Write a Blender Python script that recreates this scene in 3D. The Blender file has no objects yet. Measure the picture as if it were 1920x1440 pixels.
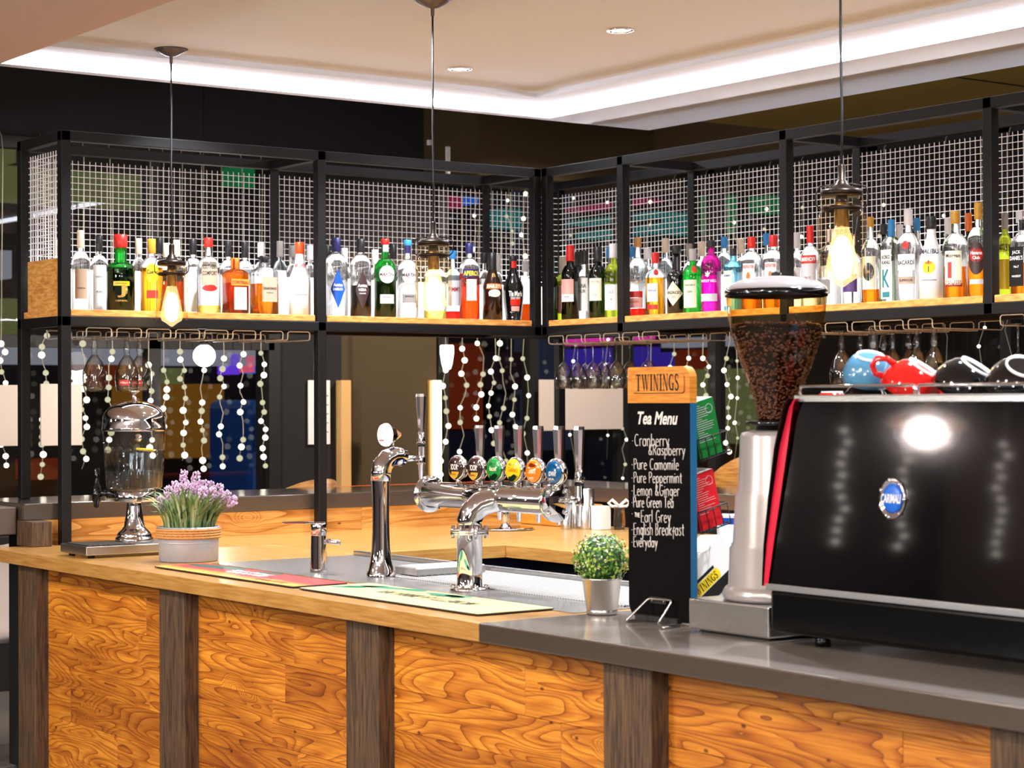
import bpy, bmesh, math, random
from mathutils import Matrix, Vector
random.seed(7)
SC = bpy.context.scene
COL = SC.collection
# ---------------------------------------------------------------- camera
FPX, YAW, PITCH, ROLL = 3744.1, 0.9435, 0.0081, -0.0038
CAM = Vector((-5.3691, -7.1765, 1.4603))
_f0 = Vector((math.cos(YAW), math.sin(YAW), 0)); _r0 = Vector((math.sin(YAW), -math.cos(YAW), 0)); _z = Vector((0, 0, 1))
VF = _f0*math.cos(PITCH) + _z*math.sin(PITCH); _u = -_f0*math.sin(PITCH) + _z*math.cos(PITCH)
VR = _r0*math.cos(ROLL) + _u*math.sin(ROLL); VU = -_r0*math.sin(ROLL) + _u*math.cos(ROLL)
cd = bpy.data.cameras.new('camera'); cam = bpy.data.objects.new('camera', cd); COL.objects.link(cam)
cd.sensor_width = 36; cd.lens = FPX/1920*36; cd.clip_end = 200; cd.clip_start = .05
M = Matrix((VR, VU, -VF)).transposed().to_4x4(); M.translation = CAM; cam.matrix_world = M
cd.dof.use_dof = True; cd.dof.focus_distance = 6.6; cd.dof.aperture_fstop = 6.5
SC.camera = cam

def up(px, py, ax, val):
    """the world point seen at a pixel of the 1920x1440 frame on the plane ax = val"""
    d = VF + VR*((px-960)/FPX) - VU*((py-720)/FPX)
    k = 'xyz'.index(ax); t = (val-CAM[k])/d[k]
    return CAM + d*t
def ppm(P):
    return FPX/((Vector(P)-CAM).dot(VF))
# ---------------------------------------------------------------- world, view, renderer quality
w = bpy.data.worlds.new('night'); SC.world = w; w.use_nodes = True
w.node_tree.nodes['Background'].inputs[0].default_value = (.030, .034, .06, 1)
w.node_tree.nodes['Background'].inputs[1].default_value = .5
SC.view_settings.view_transform = 'Standard'; SC.view_settings.look = 'None'
SC.view_settings.exposure = 0.0; SC.view_settings.gamma = 1; SC.view_settings.use_curve_mapping = False
cy = SC.cycles
cy.max_bounces = 14; cy.diffuse_bounces = 3; cy.glossy_bounces = 5; cy.transmission_bounces = 10; cy.transparent_max_bounces = 40
cy.caustics_reflective = False; cy.caustics_refractive = False; cy.sample_clamp_indirect = 4; cy.sample_clamp_direct = 0
cy.use_denoising = True; cy.use_adaptive_sampling = True; cy.adaptive_threshold = .015
try: cy.denoiser = 'OPENIMAGEDENOISE'
except Exception: pass

def lamp(name, kind, loc, power, color=(1, .85, .68), size=.2, target=None, spot=None, blend=.5, parent=None):
    l = bpy.data.lights.new(name, kind); l.energy = power; l.color = color
    if kind == 'AREA': l.shape = 'DISK'; l.size = size
    elif kind in ('POINT', 'SPOT'): l.shadow_soft_size = size
    if kind == 'SPOT': l.spot_size = spot or 1.6; l.spot_blend = blend
    o = bpy.data.objects.new(name, l); COL.objects.link(o); o.location = loc
    if target is not None:
        d = (Vector(target)-Vector(loc)).normalized(); o.rotation_euler = d.to_track_quat('-Z', 'Y').to_euler()
    if parent: o.parent = parent
    return o
WARM = (1, .90, .78); NEUT = (.84, .92, 1)
# ceiling downlights over the customers' side (behind and beside the camera)
for i, (x, y) in enumerate(((-5.0, -.6), (-4.8, -2.6), (-4.7, -4.4), (-4.6, -6.4))):
    lamp('customer_downlight', 'SPOT', (x, y, 2.70), (290, 230, 165, 160)[i], WARM, .07, target=(x+1.7, y+.25, .5), spot=1.9, blend=.8)
# downlights in the raft above the bar (visible discs are built with the ceiling)
DOWN = [(-.743, -1.481), (-.743, -.441), (-.743, -2.52), (-.743, -3.56), (-1.75, -2.7), (-1.75, -1.5), (-1.75, -3.9), (-1.75, -.35), (-1.75, -5.0)]
for x, y in DOWN:
    lamp('raft_downlight', 'SPOT', (x, y, 2.80), 175, NEUT, .04, target=(x, y, 0), spot=2.0, blend=.7)
# wide soft ceiling luminaires of the room behind the camera
lamp('room_luminaire', 'AREA', (-6.5, -4.0, 2.70), 130, WARM, 2.2, target=(-6.5, -4.0, 0))
lamp("room_luminaire", "AREA", (-4.4, -8.6, 2.70), 110, WARM, 2.0, target=(-4.0, -8.0, 0))
for x, y, e in ((-6.6, -2.2, 150), (-6.2, -6.4, 150), (-4.2, -9.2, 110)): lamp("room_fill_light", "POINT", (x, y, 1.95), e*1.55, (.84, .93, 1), .18)  # added unseen point fills that brighten ceiling, gantry front and bottle labels
for x, y, z, e in ((-1.2, 1.5, 2.55, 28), (1.3, 1.0, 2.55, 60), (1.7, -2.2, 2.5, 24), (-3.2, 1.3, 2.4, 30)): lamp("back_fill_light", "SPOT", (x, y, 2.80), e*3.2, (1, .90, .78), .03, target=(x, y+.9 if y > 0 else y, 0), spot=2.6, blend=.6)  # added spots without fittings that brighten the back wall, panels and chairs

# ---------------------------------------------------------------- mesh helper
def S(h, a=1):
    h = h.lstrip('#'); c = [int(h[i:i+2], 16)/255 for i in (0, 2, 4)]
    return tuple([x/12.92 if x <= .04045 else ((x+.055)/1.055)**2.4 for x in c]+[a])
MATS = {}
def nt(name):
    m = bpy.data.materials.new(name); m.use_nodes = True; MATS[name] = m
    return m, m.node_tree.nodes, m.node_tree.links
def mat(name, col, rough=.5, metal=0, spec=.5, emit=0, ecol=None, coat=0, bump=0, bscale=60, sub=0, var=0, vscale=8, stretch=(1, 1, 1)):
    if name in MATS: return MATS[name]
    m, n, l = nt(name); p = n['Principled BSDF']
    c = S(col) if isinstance(col, str) else tuple(col)+((1,) if len(col) == 3 else ())
    p.inputs['Base Color'].default_value = c; p.inputs['Roughness'].default_value = rough; p.inputs['Metallic'].default_value = metal
    p.inputs['Specular IOR Level'].default_value = spec; p.inputs['Coat Weight'].default_value = coat; p.inputs['Coat Roughness'].default_value = .08
    if emit:
        p.inputs['Emission Color'].default_value = S(ecol) if isinstance(ecol, str) else (tuple(ecol)+(1,) if ecol else c)
        p.inputs['Emission Strength'].default_value = emit
    if var or bump:
        tc = n.new('ShaderNodeTexCoord'); mp = n.new('ShaderNodeMapping'); mp.inputs['Scale'].default_value = stretch
        l.new(tc.outputs['Object'], mp.inputs['Vector'])
    if var:
        nz = n.new('ShaderNodeTexNoise'); nz.inputs['Scale'].default_value = vscale; nz.inputs['Detail'].default_value = 5
        l.new(mp.outputs[0], nz.inputs['Vector'])
        mx = n.new('ShaderNodeMix'); mx.data_type = 'RGBA'
        mx.inputs[6].default_value = tuple(max(0, x*(1-var)) for x in c[:3])+(1,); mx.inputs[7].default_value = tuple(min(1, x*(1+var)) for x in c[:3])+(1,)
        l.new(nz.outputs['Fac'], mx.inputs[0]); l.new(mx.outputs[2], p.inputs['Base Color'])
    if bump:
        nb = n.new('ShaderNodeTexNoise'); nb.inputs['Scale'].default_value = bscale; nb.inputs['Detail'].default_value = 3
        l.new(mp.outputs[0], nb.inputs['Vector']); b = n.new('ShaderNodeBump'); b.inputs['Strength'].default_value = bump; b.inputs['Distance'].default_value = .004
        l.new(nb.outputs['Fac'], b.inputs['Height']); l.new(b.outputs[0], p.inputs['Normal'])
    return m
def thin(name, col, edge=None, rough=.02, ior=1.5, gloss=1.0):
    """thin-walled glass or clear plastic: tinted pass-through, darker toward the rim where the wall is seen edge-on, mirror by Fresnel"""
    if name in MATS: return MATS[name]
    m, n, l = nt(name); n.remove(n['Principled BSDF']); out = n['Material Output']
    c = S(col) if isinstance(col, str) else tuple(col)+(1,)
    e = (S(edge) if isinstance(edge, str) else tuple(edge)+(1,)) if edge else tuple(x*.55 for x in c[:3])+(1,)
    lw = n.new('ShaderNodeLayerWeight'); lw.inputs['Blend'].default_value = .5
    pw = n.new('ShaderNodeMath'); pw.operation = 'POWER'; pw.inputs[1].default_value = 2.0; l.new(lw.outputs['Facing'], pw.inputs[0])
    mx = n.new('ShaderNodeMix'); mx.data_type = 'RGBA'; mx.inputs[6].default_value = c; mx.inputs[7].default_value = e; l.new(pw.outputs[0], mx.inputs[0])
    t = n.new('ShaderNodeBsdfTransparent'); l.new(mx.outputs[2], t.inputs[0])
    g = n.new('ShaderNodeBsdfGlossy'); g.inputs['Roughness'].default_value = rough; g.inputs[0].default_value = (gloss, gloss, gloss, 1)
    f0 = ((ior-1)/(ior+1))**2; l5 = n.new('ShaderNodeLayerWeight'); l5.inputs['Blend'].default_value = .5; p5 = n.new('ShaderNodeMath'); p5.operation = 'POWER'; p5.inputs[1].default_value = 5; l.new(l5.outputs['Facing'], p5.inputs[0])
    fr = n.new('ShaderNodeMath'); fr.operation = 'MULTIPLY_ADD'; fr.inputs[1].default_value = .8*(1-f0); fr.inputs[2].default_value = f0; l.new(p5.outputs[0], fr.inputs[0])
    ms = n.new('ShaderNodeMixShader'); l.new(fr.outputs[0], ms.inputs[0]); l.new(t.outputs[0], ms.inputs[1]); l.new(g.outputs[0], ms.inputs[2]); l.new(ms.outputs[0], out.inputs[0])
    return m
def lens(name, col, k=.3, ior=1.36, edge=None):
    """a full bottle: solid refracting glass and liquid, partly passing straight through"""
    m = thin(name, col, edge); n, l = m.node_tree.nodes, m.node_tree.links; out = n['Material Output']; a = out.inputs[0].links[0].from_socket
    c = S(col) if isinstance(col, str) else tuple(col)+(1,)
    g = n.new('ShaderNodeBsdfRefraction'); g.inputs['IOR'].default_value = ior; g.inputs['Roughness'].default_value = 0; g.inputs[0].default_value = c
    gl = n.new('ShaderNodeBsdfGlossy'); gl.inputs['Roughness'].default_value = .03
    l5 = n.new('ShaderNodeLayerWeight'); l5.inputs['Blend'].default_value = .5; p5 = n.new('ShaderNodeMath'); p5.operation = 'POWER'; p5.inputs[1].default_value = 4; l.new(l5.outputs['Facing'], p5.inputs[0]); fr = n.new('ShaderNodeMath'); fr.operation = 'MULTIPLY_ADD'; fr.inputs[1].default_value = .7; fr.inputs[2].default_value = .045; l.new(p5.outputs[0], fr.inputs[0])
    mm = n.new('ShaderNodeMixShader'); l.new(fr.outputs[0], mm.inputs[0]); l.new(g.outputs[0], mm.inputs[1]); l.new(gl.outputs[0], mm.inputs[2])
    ms = n.new('ShaderNodeMixShader'); ms.inputs[0].default_value = k; l.new(mm.outputs[0], ms.inputs[1]); l.new(a, ms.inputs[2]); l.new(ms.outputs[0], out.inputs[0])
    return m
def glow(name, col, strength, mis=False):
    if name in MATS: return MATS[name]
    m, n, l = nt(name); n.remove(n['Principled BSDF']); e = n.new('ShaderNodeEmission')
    e.inputs[0].default_value = S(col) if isinstance(col, str) else tuple(col)+(1,); e.inputs[1].default_value = strength
    l.new(e.outputs[0], n['Material Output'].inputs[0])
    m.cycles.emission_sampling = 'AUTO' if mis else 'NONE'
    return m

_txt = {}
def text_geo(s, bold=0.0, shear=0.0, space=1.0):
    k = (s, bold, shear, space)
    if k in _txt: return _txt[k]
    cu = bpy.data.curves.new('lettering', 'FONT'); cu.body = s; cu.offset = bold; cu.shear = shear; cu.resolution_u = 3; cu.space_character = space
    o = bpy.data.objects.new('lettering', cu); COL.objects.link(o)
    dg = bpy.context.evaluated_depsgraph_get(); dg.update()
    me = bpy.data.meshes.new_from_object(o.evaluated_get(dg))
    V = [(v.co.x, v.co.y) for v in me.vertices]; F = [tuple(p.vertices) for p in me.polygons]
    bpy.data.objects.remove(o); bpy.data.curves.remove(cu); bpy.data.meshes.remove(me)
    x0 = min(v[0] for v in V); x1 = max(v[0] for v in V); y0 = min(v[1] for v in V); y1 = max(v[1] for v in V)
    V = [((x-(x0+x1)/2)/(x1-x0), (y-(y0+y1)/2)/(y1-y0)) for x, y in V]
    _txt[k] = (V, F, (x1-x0)/(y1-y0)); return _txt[k]

class MB:
    def __init__(s): s.v = []; s.f = []; s.m = []; s.sm = []; s.mats = []; s.col = None
    def mi(s, m):
        if isinstance(m, str): m = MATS[m]
        if m not in s.mats: s.mats.append(m)
        return s.mats.index(m)
    def add(s, V, F, m, smooth=False, T=None):
        b = len(s.v); i = s.mi(m)
        if T is None: s.v += [tuple(p) for p in V]
        else: s.v += [tuple(T @ Vector(p)) for p in V]
        for q in F: s.f.append(tuple(b+k for k in q)); s.m.append(i); s.sm.append(smooth)
        return s
    def box(s, x0, x1, y0, y1, z0, z1, m, bev=0, T=None, seg=2):
        x0, x1 = min(x0, x1), max(x0, x1); y0, y1 = min(y0, y1), max(y0, y1); z0, z1 = min(z0, z1), max(z0, z1)
        V = [(x, y, z) for z in (z0, z1) for y in (y0, y1) for x in (x0, x1)]
        F = [(0, 2, 3, 1), (4, 5, 7, 6), (0, 1, 5, 4), (2, 6, 7, 3), (0, 4, 6, 2), (1, 3, 7, 5)]
        if bev:
            bm = bmesh.new(); vs = [bm.verts.new(p) for p in V]
            for q in F: bm.faces.new([vs[k] for k in q])
            bmesh.ops.bevel(bm, geom=bm.edges[:], offset=min(bev, .49*min(x1-x0, y1-y0, z1-z0)), segments=seg, affect='EDGES', profile=.5)
            bm.verts.index_update(); V = [tuple(v.co) for v in bm.verts]; F = [tuple(v.index for v in f.verts) for f in bm.faces]; bm.free()
        return s.add(V, F, m, False, T)
    def lathe(s, prof, m, n=24, T=None, p=2.0, smooth=True, cap=True, sx=1.0, sy=1.0):
        V = []; F = []; k = len(prof)
        for r, z in prof:
            for j in range(n):
                a = 2*math.pi*j/n; c, d = math.cos(a), math.sin(a)
                q = 1.0 if p == 2 else 1/((abs(c)**p+abs(d)**p)**(1/p))
                V.append((r*q*c*sx, r*q*d*sy, z))
        for i in range(k-1):
            for j in range(n):
                F.append((i*n+j, i*n+(j+1) % n, (i+1)*n+(j+1) % n, (i+1)*n+j))
        if cap:
            if prof[0][0] > 1e-6: F.append(tuple(reversed(range(n))))
            if prof[-1][0] > 1e-6: F.append(tuple((k-1)*n+j for j in range(n)))
        return s.add(V, F, m, smooth, T)
    def cyl(s, a, b, r, m, n=16, r2=None, smooth=True):
        a = Vector(a); b = Vector(b); d = b-a; T = Matrix.Translation(a) @ d.to_track_quat('Z', 'Y').to_matrix().to_4x4(); L = d.length
        return s.lathe([(r, 0), (r if r2 is None else r2, L)], m, n, T, smooth=smooth)
    def tube(s, pts, r, m, n=8, closed=False, smooth=True, taper=None):
        P = [Vector(p) for p in pts]; k = len(P); V = []; F = []; up0 = None
        for i in range(k):
            if closed: t = P[(i+1) % k]-P[i-1]
            else: t = P[min(i+1, k-1)]-P[max(i-1, 0)]
            t.normalize()
            if up0 is None: up0 = t.orthogonal().normalized()
            up0 = (up0-t*up0.dot(t)); up0 = up0.normalized() if up0.length > 1e-6 else t.orthogonal().normalized(); w_ = t.cross(up0)
            rr = r if taper is None else r*taper[i]
            for j in range(n):
                a = 2*math.pi*j/n; V.append(P[i]+up0*(rr*math.cos(a))+w_*(rr*math.sin(a)))
        for i in range(k if closed else k-1):
            for j in range(n): F.append((i*n+j, i*n+(j+1) % n, ((i+1) % k)*n+(j+1) % n, ((i+1) % k)*n+j))
        if not closed: F.append(tuple(reversed(range(n)))); F.append(tuple((k-1)*n+j for j in range(n)))
        return s.add(V, F, m, smooth)
    def prism(s, poly, z0, z1, m, T=None, smooth=False):
        n = len(poly); V = [(x, y, z0) for x, y in poly]+[(x, y, z1) for x, y in poly]
        F = [tuple(reversed(range(n))), tuple(range(n, 2*n))]+[(i, (i+1) % n, n+(i+1) % n, n+i) for i in range(n)]
        return s.add(V, F, m, smooth, T)
    def flat(s, txt, O, U, V, w, h, m, lift=.0006, bold=0., shear=0., wrap=None):
        """lettering on the plane through O with unit axes U, V (w x h in metres)"""
        g, F, asp = text_geo(txt, bold, shear); O = Vector(O); U = Vector(U); V = Vector(V); N = U.cross(V)
        if h is None: h = w/asp
        if w is None: w = h*asp
        return s.add([O+U*(x*w)+V*(y*h)+N*lift for x, y in g], F, m)
    def curved(s, V2, F, m, R, az, z, lift=.0004, Rf=None):
        """flat 2-D geometry (metres) wrapped on an upright cylinder of radius R facing azimuth az, centred at height z"""
        out = []
        for x, y in V2:
            a = az+(x/R)
            q = (Rf(z+y) if Rf else R)+lift
            out.append((q*math.cos(a), q*math.sin(a), z+y))
        return s.add(out, F, m)
    def done(s, name, parent=None, loc=(0, 0, 0), bevel=0):
        me = bpy.data.meshes.new(name); me.from_pydata(s.v, [], s.f); me.validate(clean_customdata=False)
        for m in s.mats: me.materials.append(m)
        if len(me.polygons) == len(s.m):
            me.polygons.foreach_set('material_index', s.m); me.polygons.foreach_set('use_smooth', s.sm)
        o = bpy.data.objects.new(name, me); COL.objects.link(o); o.location = loc
        if parent: o.parent = parent
        if bevel:
            b = o.modifiers.new('edge', 'BEVEL'); b.width = bevel; b.segments = 2; b.limit_method = 'ANGLE'
        return o
def arc(cx, cy, r, a0, a1, n=8):
    return [(cx+r*math.cos(math.radians(a0+(a1-a0)*i/n)), cy+r*math.sin(math.radians(a0+(a1-a0)*i/n))) for i in range(n+1)]
def rrect(w, h, r, n=5):
    w /= 2; h /= 2
    return arc(w-r, h-r, r, 0, 90, n)+arc(-w+r, h-r, r, 90, 180, n)+arc(-w+r, -h+r, r, 180, 270, n)+arc(w-r, -h+r, r, 270, 360, n)
def ellipse(a, b, n=28): return [(a*math.cos(2*math.pi*i/n), b*math.sin(2*math.pi*i/n)) for i in range(n)]
def fan(poly):
    """2-D polygon -> dense grid-free fan usable for wrapping"""
    n = len(poly); cx = sum(p[0] for p in poly)/n; cy_ = sum(p[1] for p in poly)/n
    if n < 12:
        q = []
        for i in range(n):
            for k in range(6): q.append((poly[i][0]+(poly[(i+1) % n][0]-poly[i][0])*k/6, poly[i][1]+(poly[(i+1) % n][1]-poly[i][1])*k/6))
        poly = q; n = len(poly)
    V = [(cx, cy_)]; F = []; R_ = 6
    for r in range(1, R_+1): V += [(cx+(p[0]-cx)*r/R_, cy_+(p[1]-cy_)*r/R_) for p in poly]
    for i in range(n):
        j = (i+1) % n; F.append((0, 1+i, 1+j))
        for r in range(R_-1): F.append((1+r*n+i, 1+(r+1)*n+i, 1+(r+1)*n+j, 1+r*n+j))
    return V, F
def strip(w, h, n=10):
    V = []; F = []
    for i in range(n+1):
        x = -w/2+w*i/n; V += [(x, -h/2), (x, h/2)]
    for i in range(n): F.append((2*i, 2*i+2, 2*i+3, 2*i+1))
    return V, F
def grid(w, h, n=10, k=4):
    V = []; F = []
    for j in range(k+1):
        for i in range(n+1): V.append((-w/2+w*i/n, -h/2+h*j/k))
    for j in range(k):
        for i in range(n): F.append((j*(n+1)+i, j*(n+1)+i+1, (j+1)*(n+1)+i+1, (j+1)*(n+1)+i))
    return V, F
def thing(name, label, cat, loc=(0, 0, 0), rz=0, group=None):
    o = bpy.data.objects.new(name, None); COL.objects.link(o); o.location = loc; o.rotation_euler = (0, 0, rz); o.empty_display_size = .05
    o['label'] = label; o['category'] = cat
    if group: o['group'] = group
    return o
def tag(o, label, cat, group=None, kind=None):
    o['label'] = label; o['category'] = cat
    if group: o['group'] = group
    if kind: o['kind'] = kind
    return o
def struct(o, label=None):
    o['kind'] = 'structure'
    if label: o['label'] = label
    return o
def kids(o): return [c for c in bpy.data.objects if c.parent == o]
def dup(root, loc, rz=None, label=None, group=None):
    r = root.copy(); COL.objects.link(r); r.location = loc
    if rz is not None: r.rotation_euler = (0, 0, rz)
    if label: r['label'] = label
    if group: r['group'] = group
    for ch in kids(root):
        c = ch.copy(); COL.objects.link(c); c.parent = r
        for g in kids(ch):
            d = g.copy(); COL.objects.link(d); d.parent = c
    return r
# ---------------------------------------------------------------- wood materials
def wood_panel(name, light, dark, lines, freq=19, rough=.45):
    """reclaimed boards: contour grain round knots, each board its own tone (colour attribute 'board')"""
    m, n, l = nt(name); p = n['Principled BSDF']; p.inputs['Roughness'].default_value = rough
    tc = n.new('ShaderNodeTexCoord'); at = n.new('ShaderNodeAttribute'); at.attribute_name = 'board'
    sc = n.new('ShaderNodeVectorMath'); sc.operation = 'SCALE'; sc.inputs['Scale'].default_value = 9; l.new(at.outputs['Color'], sc.inputs[0])
    ad = n.new('ShaderNodeVectorMath'); l.new(tc.outputs['Object'], ad.inputs[0]); l.new(sc.outputs[0], ad.inputs[1])
    mp = n.new('ShaderNodeMapping'); mp.inputs['Scale'].default_value = (1, 1.0, 6.5); l.new(ad.outputs[0], mp.inputs[0])
    nz = n.new('ShaderNodeTexNoise'); nz.inputs['Scale'].default_value = 1.5; nz.inputs['Detail'].default_value = 1.2; nz.inputs['Distortion'].default_value = .35; l.new(mp.outputs[0], nz.inputs['Vector'])
    mp3 = n.new('ShaderNodeMapping'); mp3.inputs['Scale'].default_value = (1, 1, 1.7); l.new(ad.outputs[0], mp3.inputs[0])
    vo = n.new('ShaderNodeTexVoronoi'); vo.inputs['Scale'].default_value = 2.3; l.new(mp3.outputs[0], vo.inputs['Vector'])
    kn = n.new('ShaderNodeMapRange'); kn.inputs[1].default_value = 0; kn.inputs[2].default_value = .22; kn.inputs[3].default_value = .42; kn.inputs[4].default_value = 0; kn.interpolation_type = 'SMOOTHERSTEP'; l.new(vo.outputs['Distance'], kn.inputs[0])
    su = n.new('ShaderNodeMath'); l.new(nz.outputs['Fac'], su.inputs[0]); l.new(kn.outputs[0], su.inputs[1])
    mu = n.new('ShaderNodeMath'); mu.operation = 'MULTIPLY'; mu.inputs[1].default_value = freq; l.new(su.outputs[0], mu.inputs[0])
    fr = n.new('ShaderNodeMath'); fr.operation = 'FRACT'; l.new(mu.outputs[0], fr.inputs[0])
    rp = n.new('ShaderNodeValToRGB'); e = rp.color_ramp.elements; e[0].position = 0; e[0].color = S(light); e[1].position = 1; e[1].color = S(lines)
    k = e.new(.42); k.color = S(light); k = e.new(.86); k.color = S(dark); l.new(fr.outputs[0], rp.inputs[0])
    # fine straight grain + weathering blotches
    mp2 = n.new('ShaderNodeMapping'); mp2.inputs['Scale'].default_value = (1, 5, 190); l.new(ad.outputs[0], mp2.inputs[0])
    n2 = n.new('ShaderNodeTexNoise'); n2.inputs['Scale'].default_value = 1.0; n2.inputs['Detail'].default_value = 3; l.new(mp2.outputs[0], n2.inputs['Vector'])
    n3 = n.new('ShaderNodeTexNoise'); n3.inputs['Scale'].default_value = 4.5; n3.inputs['Detail'].default_value = 4; l.new(mp.outputs[0], n3.inputs['Vector'])
    def mul(a, b, fac):
        x = n.new('ShaderNodeMix'); x.data_type = 'RGBA'; x.blend_type = 'MULTIPLY'; x.inputs[0].default_value = fac; l.new(a, x.inputs[6]); l.new(b, x.inputs[7]); return x.outputs[2]
    r2 = n.new('ShaderNodeValToRGB'); r2.color_ramp.elements[0].position = .33; r2.color_ramp.elements[0].color = (.5, .36, .25, 1); r2.color_ramp.elements[1].position = .6; l.new(n2.outputs['Fac'], r2.inputs[0])
    r3 = n.new('ShaderNodeValToRGB'); r3.color_ramp.elements[0].position = .3; r3.color_ramp.elements[0].color = (.55, .38, .25, 1); r3.color_ramp.elements[1].position = .62; r3.color_ramp.elements[1].color = (1.06, 1.03, 1, 1); l.new(n3.outputs['Fac'], r3.inputs[0])
    sp = n.new('ShaderNodeSeparateColor'); l.new(at.outputs['Color'], sp.inputs[0])
    r4 = n.new('ShaderNodeValToRGB'); r4.color_ramp.elements[0].color = (.66, .56, .48, 1); r4.color_ramp.elements[1].color = (1.05, 1.05, 1.08, 1); l.new(sp.outputs[1], r4.inputs[0])
    # nail holes and small cracks
    v2 = n.new('ShaderNodeTexVoronoi'); v2.inputs['Scale'].default_value = 7; l.new(mp3.outputs[0], v2.inputs['Vector'])
    r5 = n.new('ShaderNodeValToRGB'); r5.color_ramp.elements[0].position = .03; r5.color_ramp.elements[0].color = (.10, .05, .03, 1); r5.color_ramp.elements[1].position = .075; l.new(v2.outputs['Distance'], r5.inputs[0])
    c = mul(rp.outputs[0], r2.outputs[0], .55); c = mul(c, r3.outputs[0], .75); c = mul(c, r4.outputs[0], 1); c = mul(c, r5.outputs[0], .9)
    l.new(c, p.inputs['Base Color'])
    b = n.new('ShaderNodeBump'); b.inputs['Strength'].default_value = .25; b.inputs['Distance'].default_value = .002; l.new(n2.outputs['Fac'], b.inputs['Height']); l.new(b.outputs[0], p.inputs['Normal'])
    return m
def wood_plain(name, light, dark, scale=(1, 1, 1), rough=.38, big=1.0, coat=0):
    m, n, l = nt(name); p = n['Principled BSDF']; p.inputs['Roughness'].default_value = rough; p.inputs['Coat Weight'].default_value = coat; p.inputs['Coat Roughness'].default_value = .2
    tc = n.new('ShaderNodeTexCoord'); mp = n.new('ShaderNodeMapping'); mp.inputs['Scale'].default_value = scale; l.new(tc.outputs['Object'], mp.inputs[0])
    a = n.new('ShaderNodeTexNoise'); a.inputs['Scale'].default_value = 5*big; a.inputs['Detail'].default_value = 6; a.inputs['Distortion'].default_value = .4; l.new(mp.outputs[0], a.inputs['Vector'])
    r = n.new('ShaderNodeValToRGB'); r.color_ramp.elements[0].position = .32; r.color_ramp.elements[0].color = S(dark); r.color_ramp.elements[1].position = .66; r.color_ramp.elements[1].color = S(light); l.new(a.outputs['Fac'], r.inputs[0])
    l.new(r.outputs[0], p.inputs['Base Color'])
    b = n.new('ShaderNodeBump'); b.inputs['Strength'].default_value = .12; b.inputs['Distance'].default_value = .001; l.new(a.outputs['Fac'], b.inputs['Height']); l.new(b.outputs[0], p.inputs['Normal'])
    return m
wood_panel('reclaimed_pine', '#de932f', '#c0701b', '#884a12')
wood_panel('backsplash_oak', '#e0a657', '#c98b3c', '#a56a26', freq=9, rough=.4)
wood_plain('worktop_oak', '#bb8b4a', '#9c6a30', (22, 1.6, 22), .32, coat=.35)
wood_plain('worktop_oak_cross', '#bb8b4a', '#9c6a30', (1.6, 22, 22), .32, coat=.35)
wood_plain('dark_timber', '#5f4429', '#28180c', (30, 30, 2.2), .7)
wood_plain('shelf_pine', '#e6a85c', '#b87430', (4, 4, 20), .45)
wood_plain('orange_oak', '#e09238', '#bd6d1c', (3, 3, 40), .35, coat=.2)
wood_plain('chair_wood', '#d79a4e', '#a86e2c', (3, 3, 20), .35)
mat('black_steel', '#0c090a', .5, 0, .3, bump=.05, bscale=300)
mat('black_gloss', '#0a0809', .12); mat('black_matt', '#0c0b0c', .7); mat('dark_rubber', '#141314', .6)
mat('chrome', (.80, .79, .80), .045, 1); mat('steel', (.62, .60, .58), .27, 1, bump=.06, bscale=40, stretch=(1, 1, 30)); mat('steel_dull', (.50, .48, .47), .36, 1)
mat('mesh_white', '#f6f1f2', .4); mat('wire_cream', '#eadfd2', .3, .25)
mat('ceiling_white', '#e4e8f4', .9); mat('beige_paint', '#d6bcb0', .9); mat('charcoal_paint_and_shade', '#151010', .8); mat('brown_paint', '#493920', .85); mat('olive_paint', '#735a17', .9)
mat('grey_laminate', '#453931', .22, 0, .8, var=.06, vscale=30, coat=.8); mat('grey_top', '#857b73', .24, 0, .8, var=.05, vscale=25, coat=.6); mat('grey_edge', '#5b4b42', .5)
mat('white', '#f2eeea', .5); mat('cream', '#e8dcc4', .5); mat('grey_cap', '#8f8680', .4); mat('floor_grey', '#5f5853', .6, var=.15, vscale=3)
glow('led_white', (.90, .90, 1), 30, True); glow('panel_white', (1, .95, .91), 3.4, True); glow('uplight_white', (1, .95, .93), 130, True); glow('downlight_glow', (1, .97, .92), 14)
glow('fairy', (1, .94, .76), 2.6); glow('fairy_dim', (.93, .88, .58), .75); glow('bulb_glow', (1, .93, .74), 16); glow('globe_glow', (1, .95, .9), 6)

# ---------------------------------------------------------------- room shell
b = MB(); b.box(-12, 12, -14, 14, -.1, 0, 'floor_grey'); struct(b.done('floor'))
# lower ceiling over the customers, its edge runs parallel to the bar front
b = MB(); b.box(-10, -2.55, -12, 2.5, 2.72, 3.1, 'beige_paint'); struct(b.done('ceiling_front'), 'beige lower ceiling over the customer side')
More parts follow.
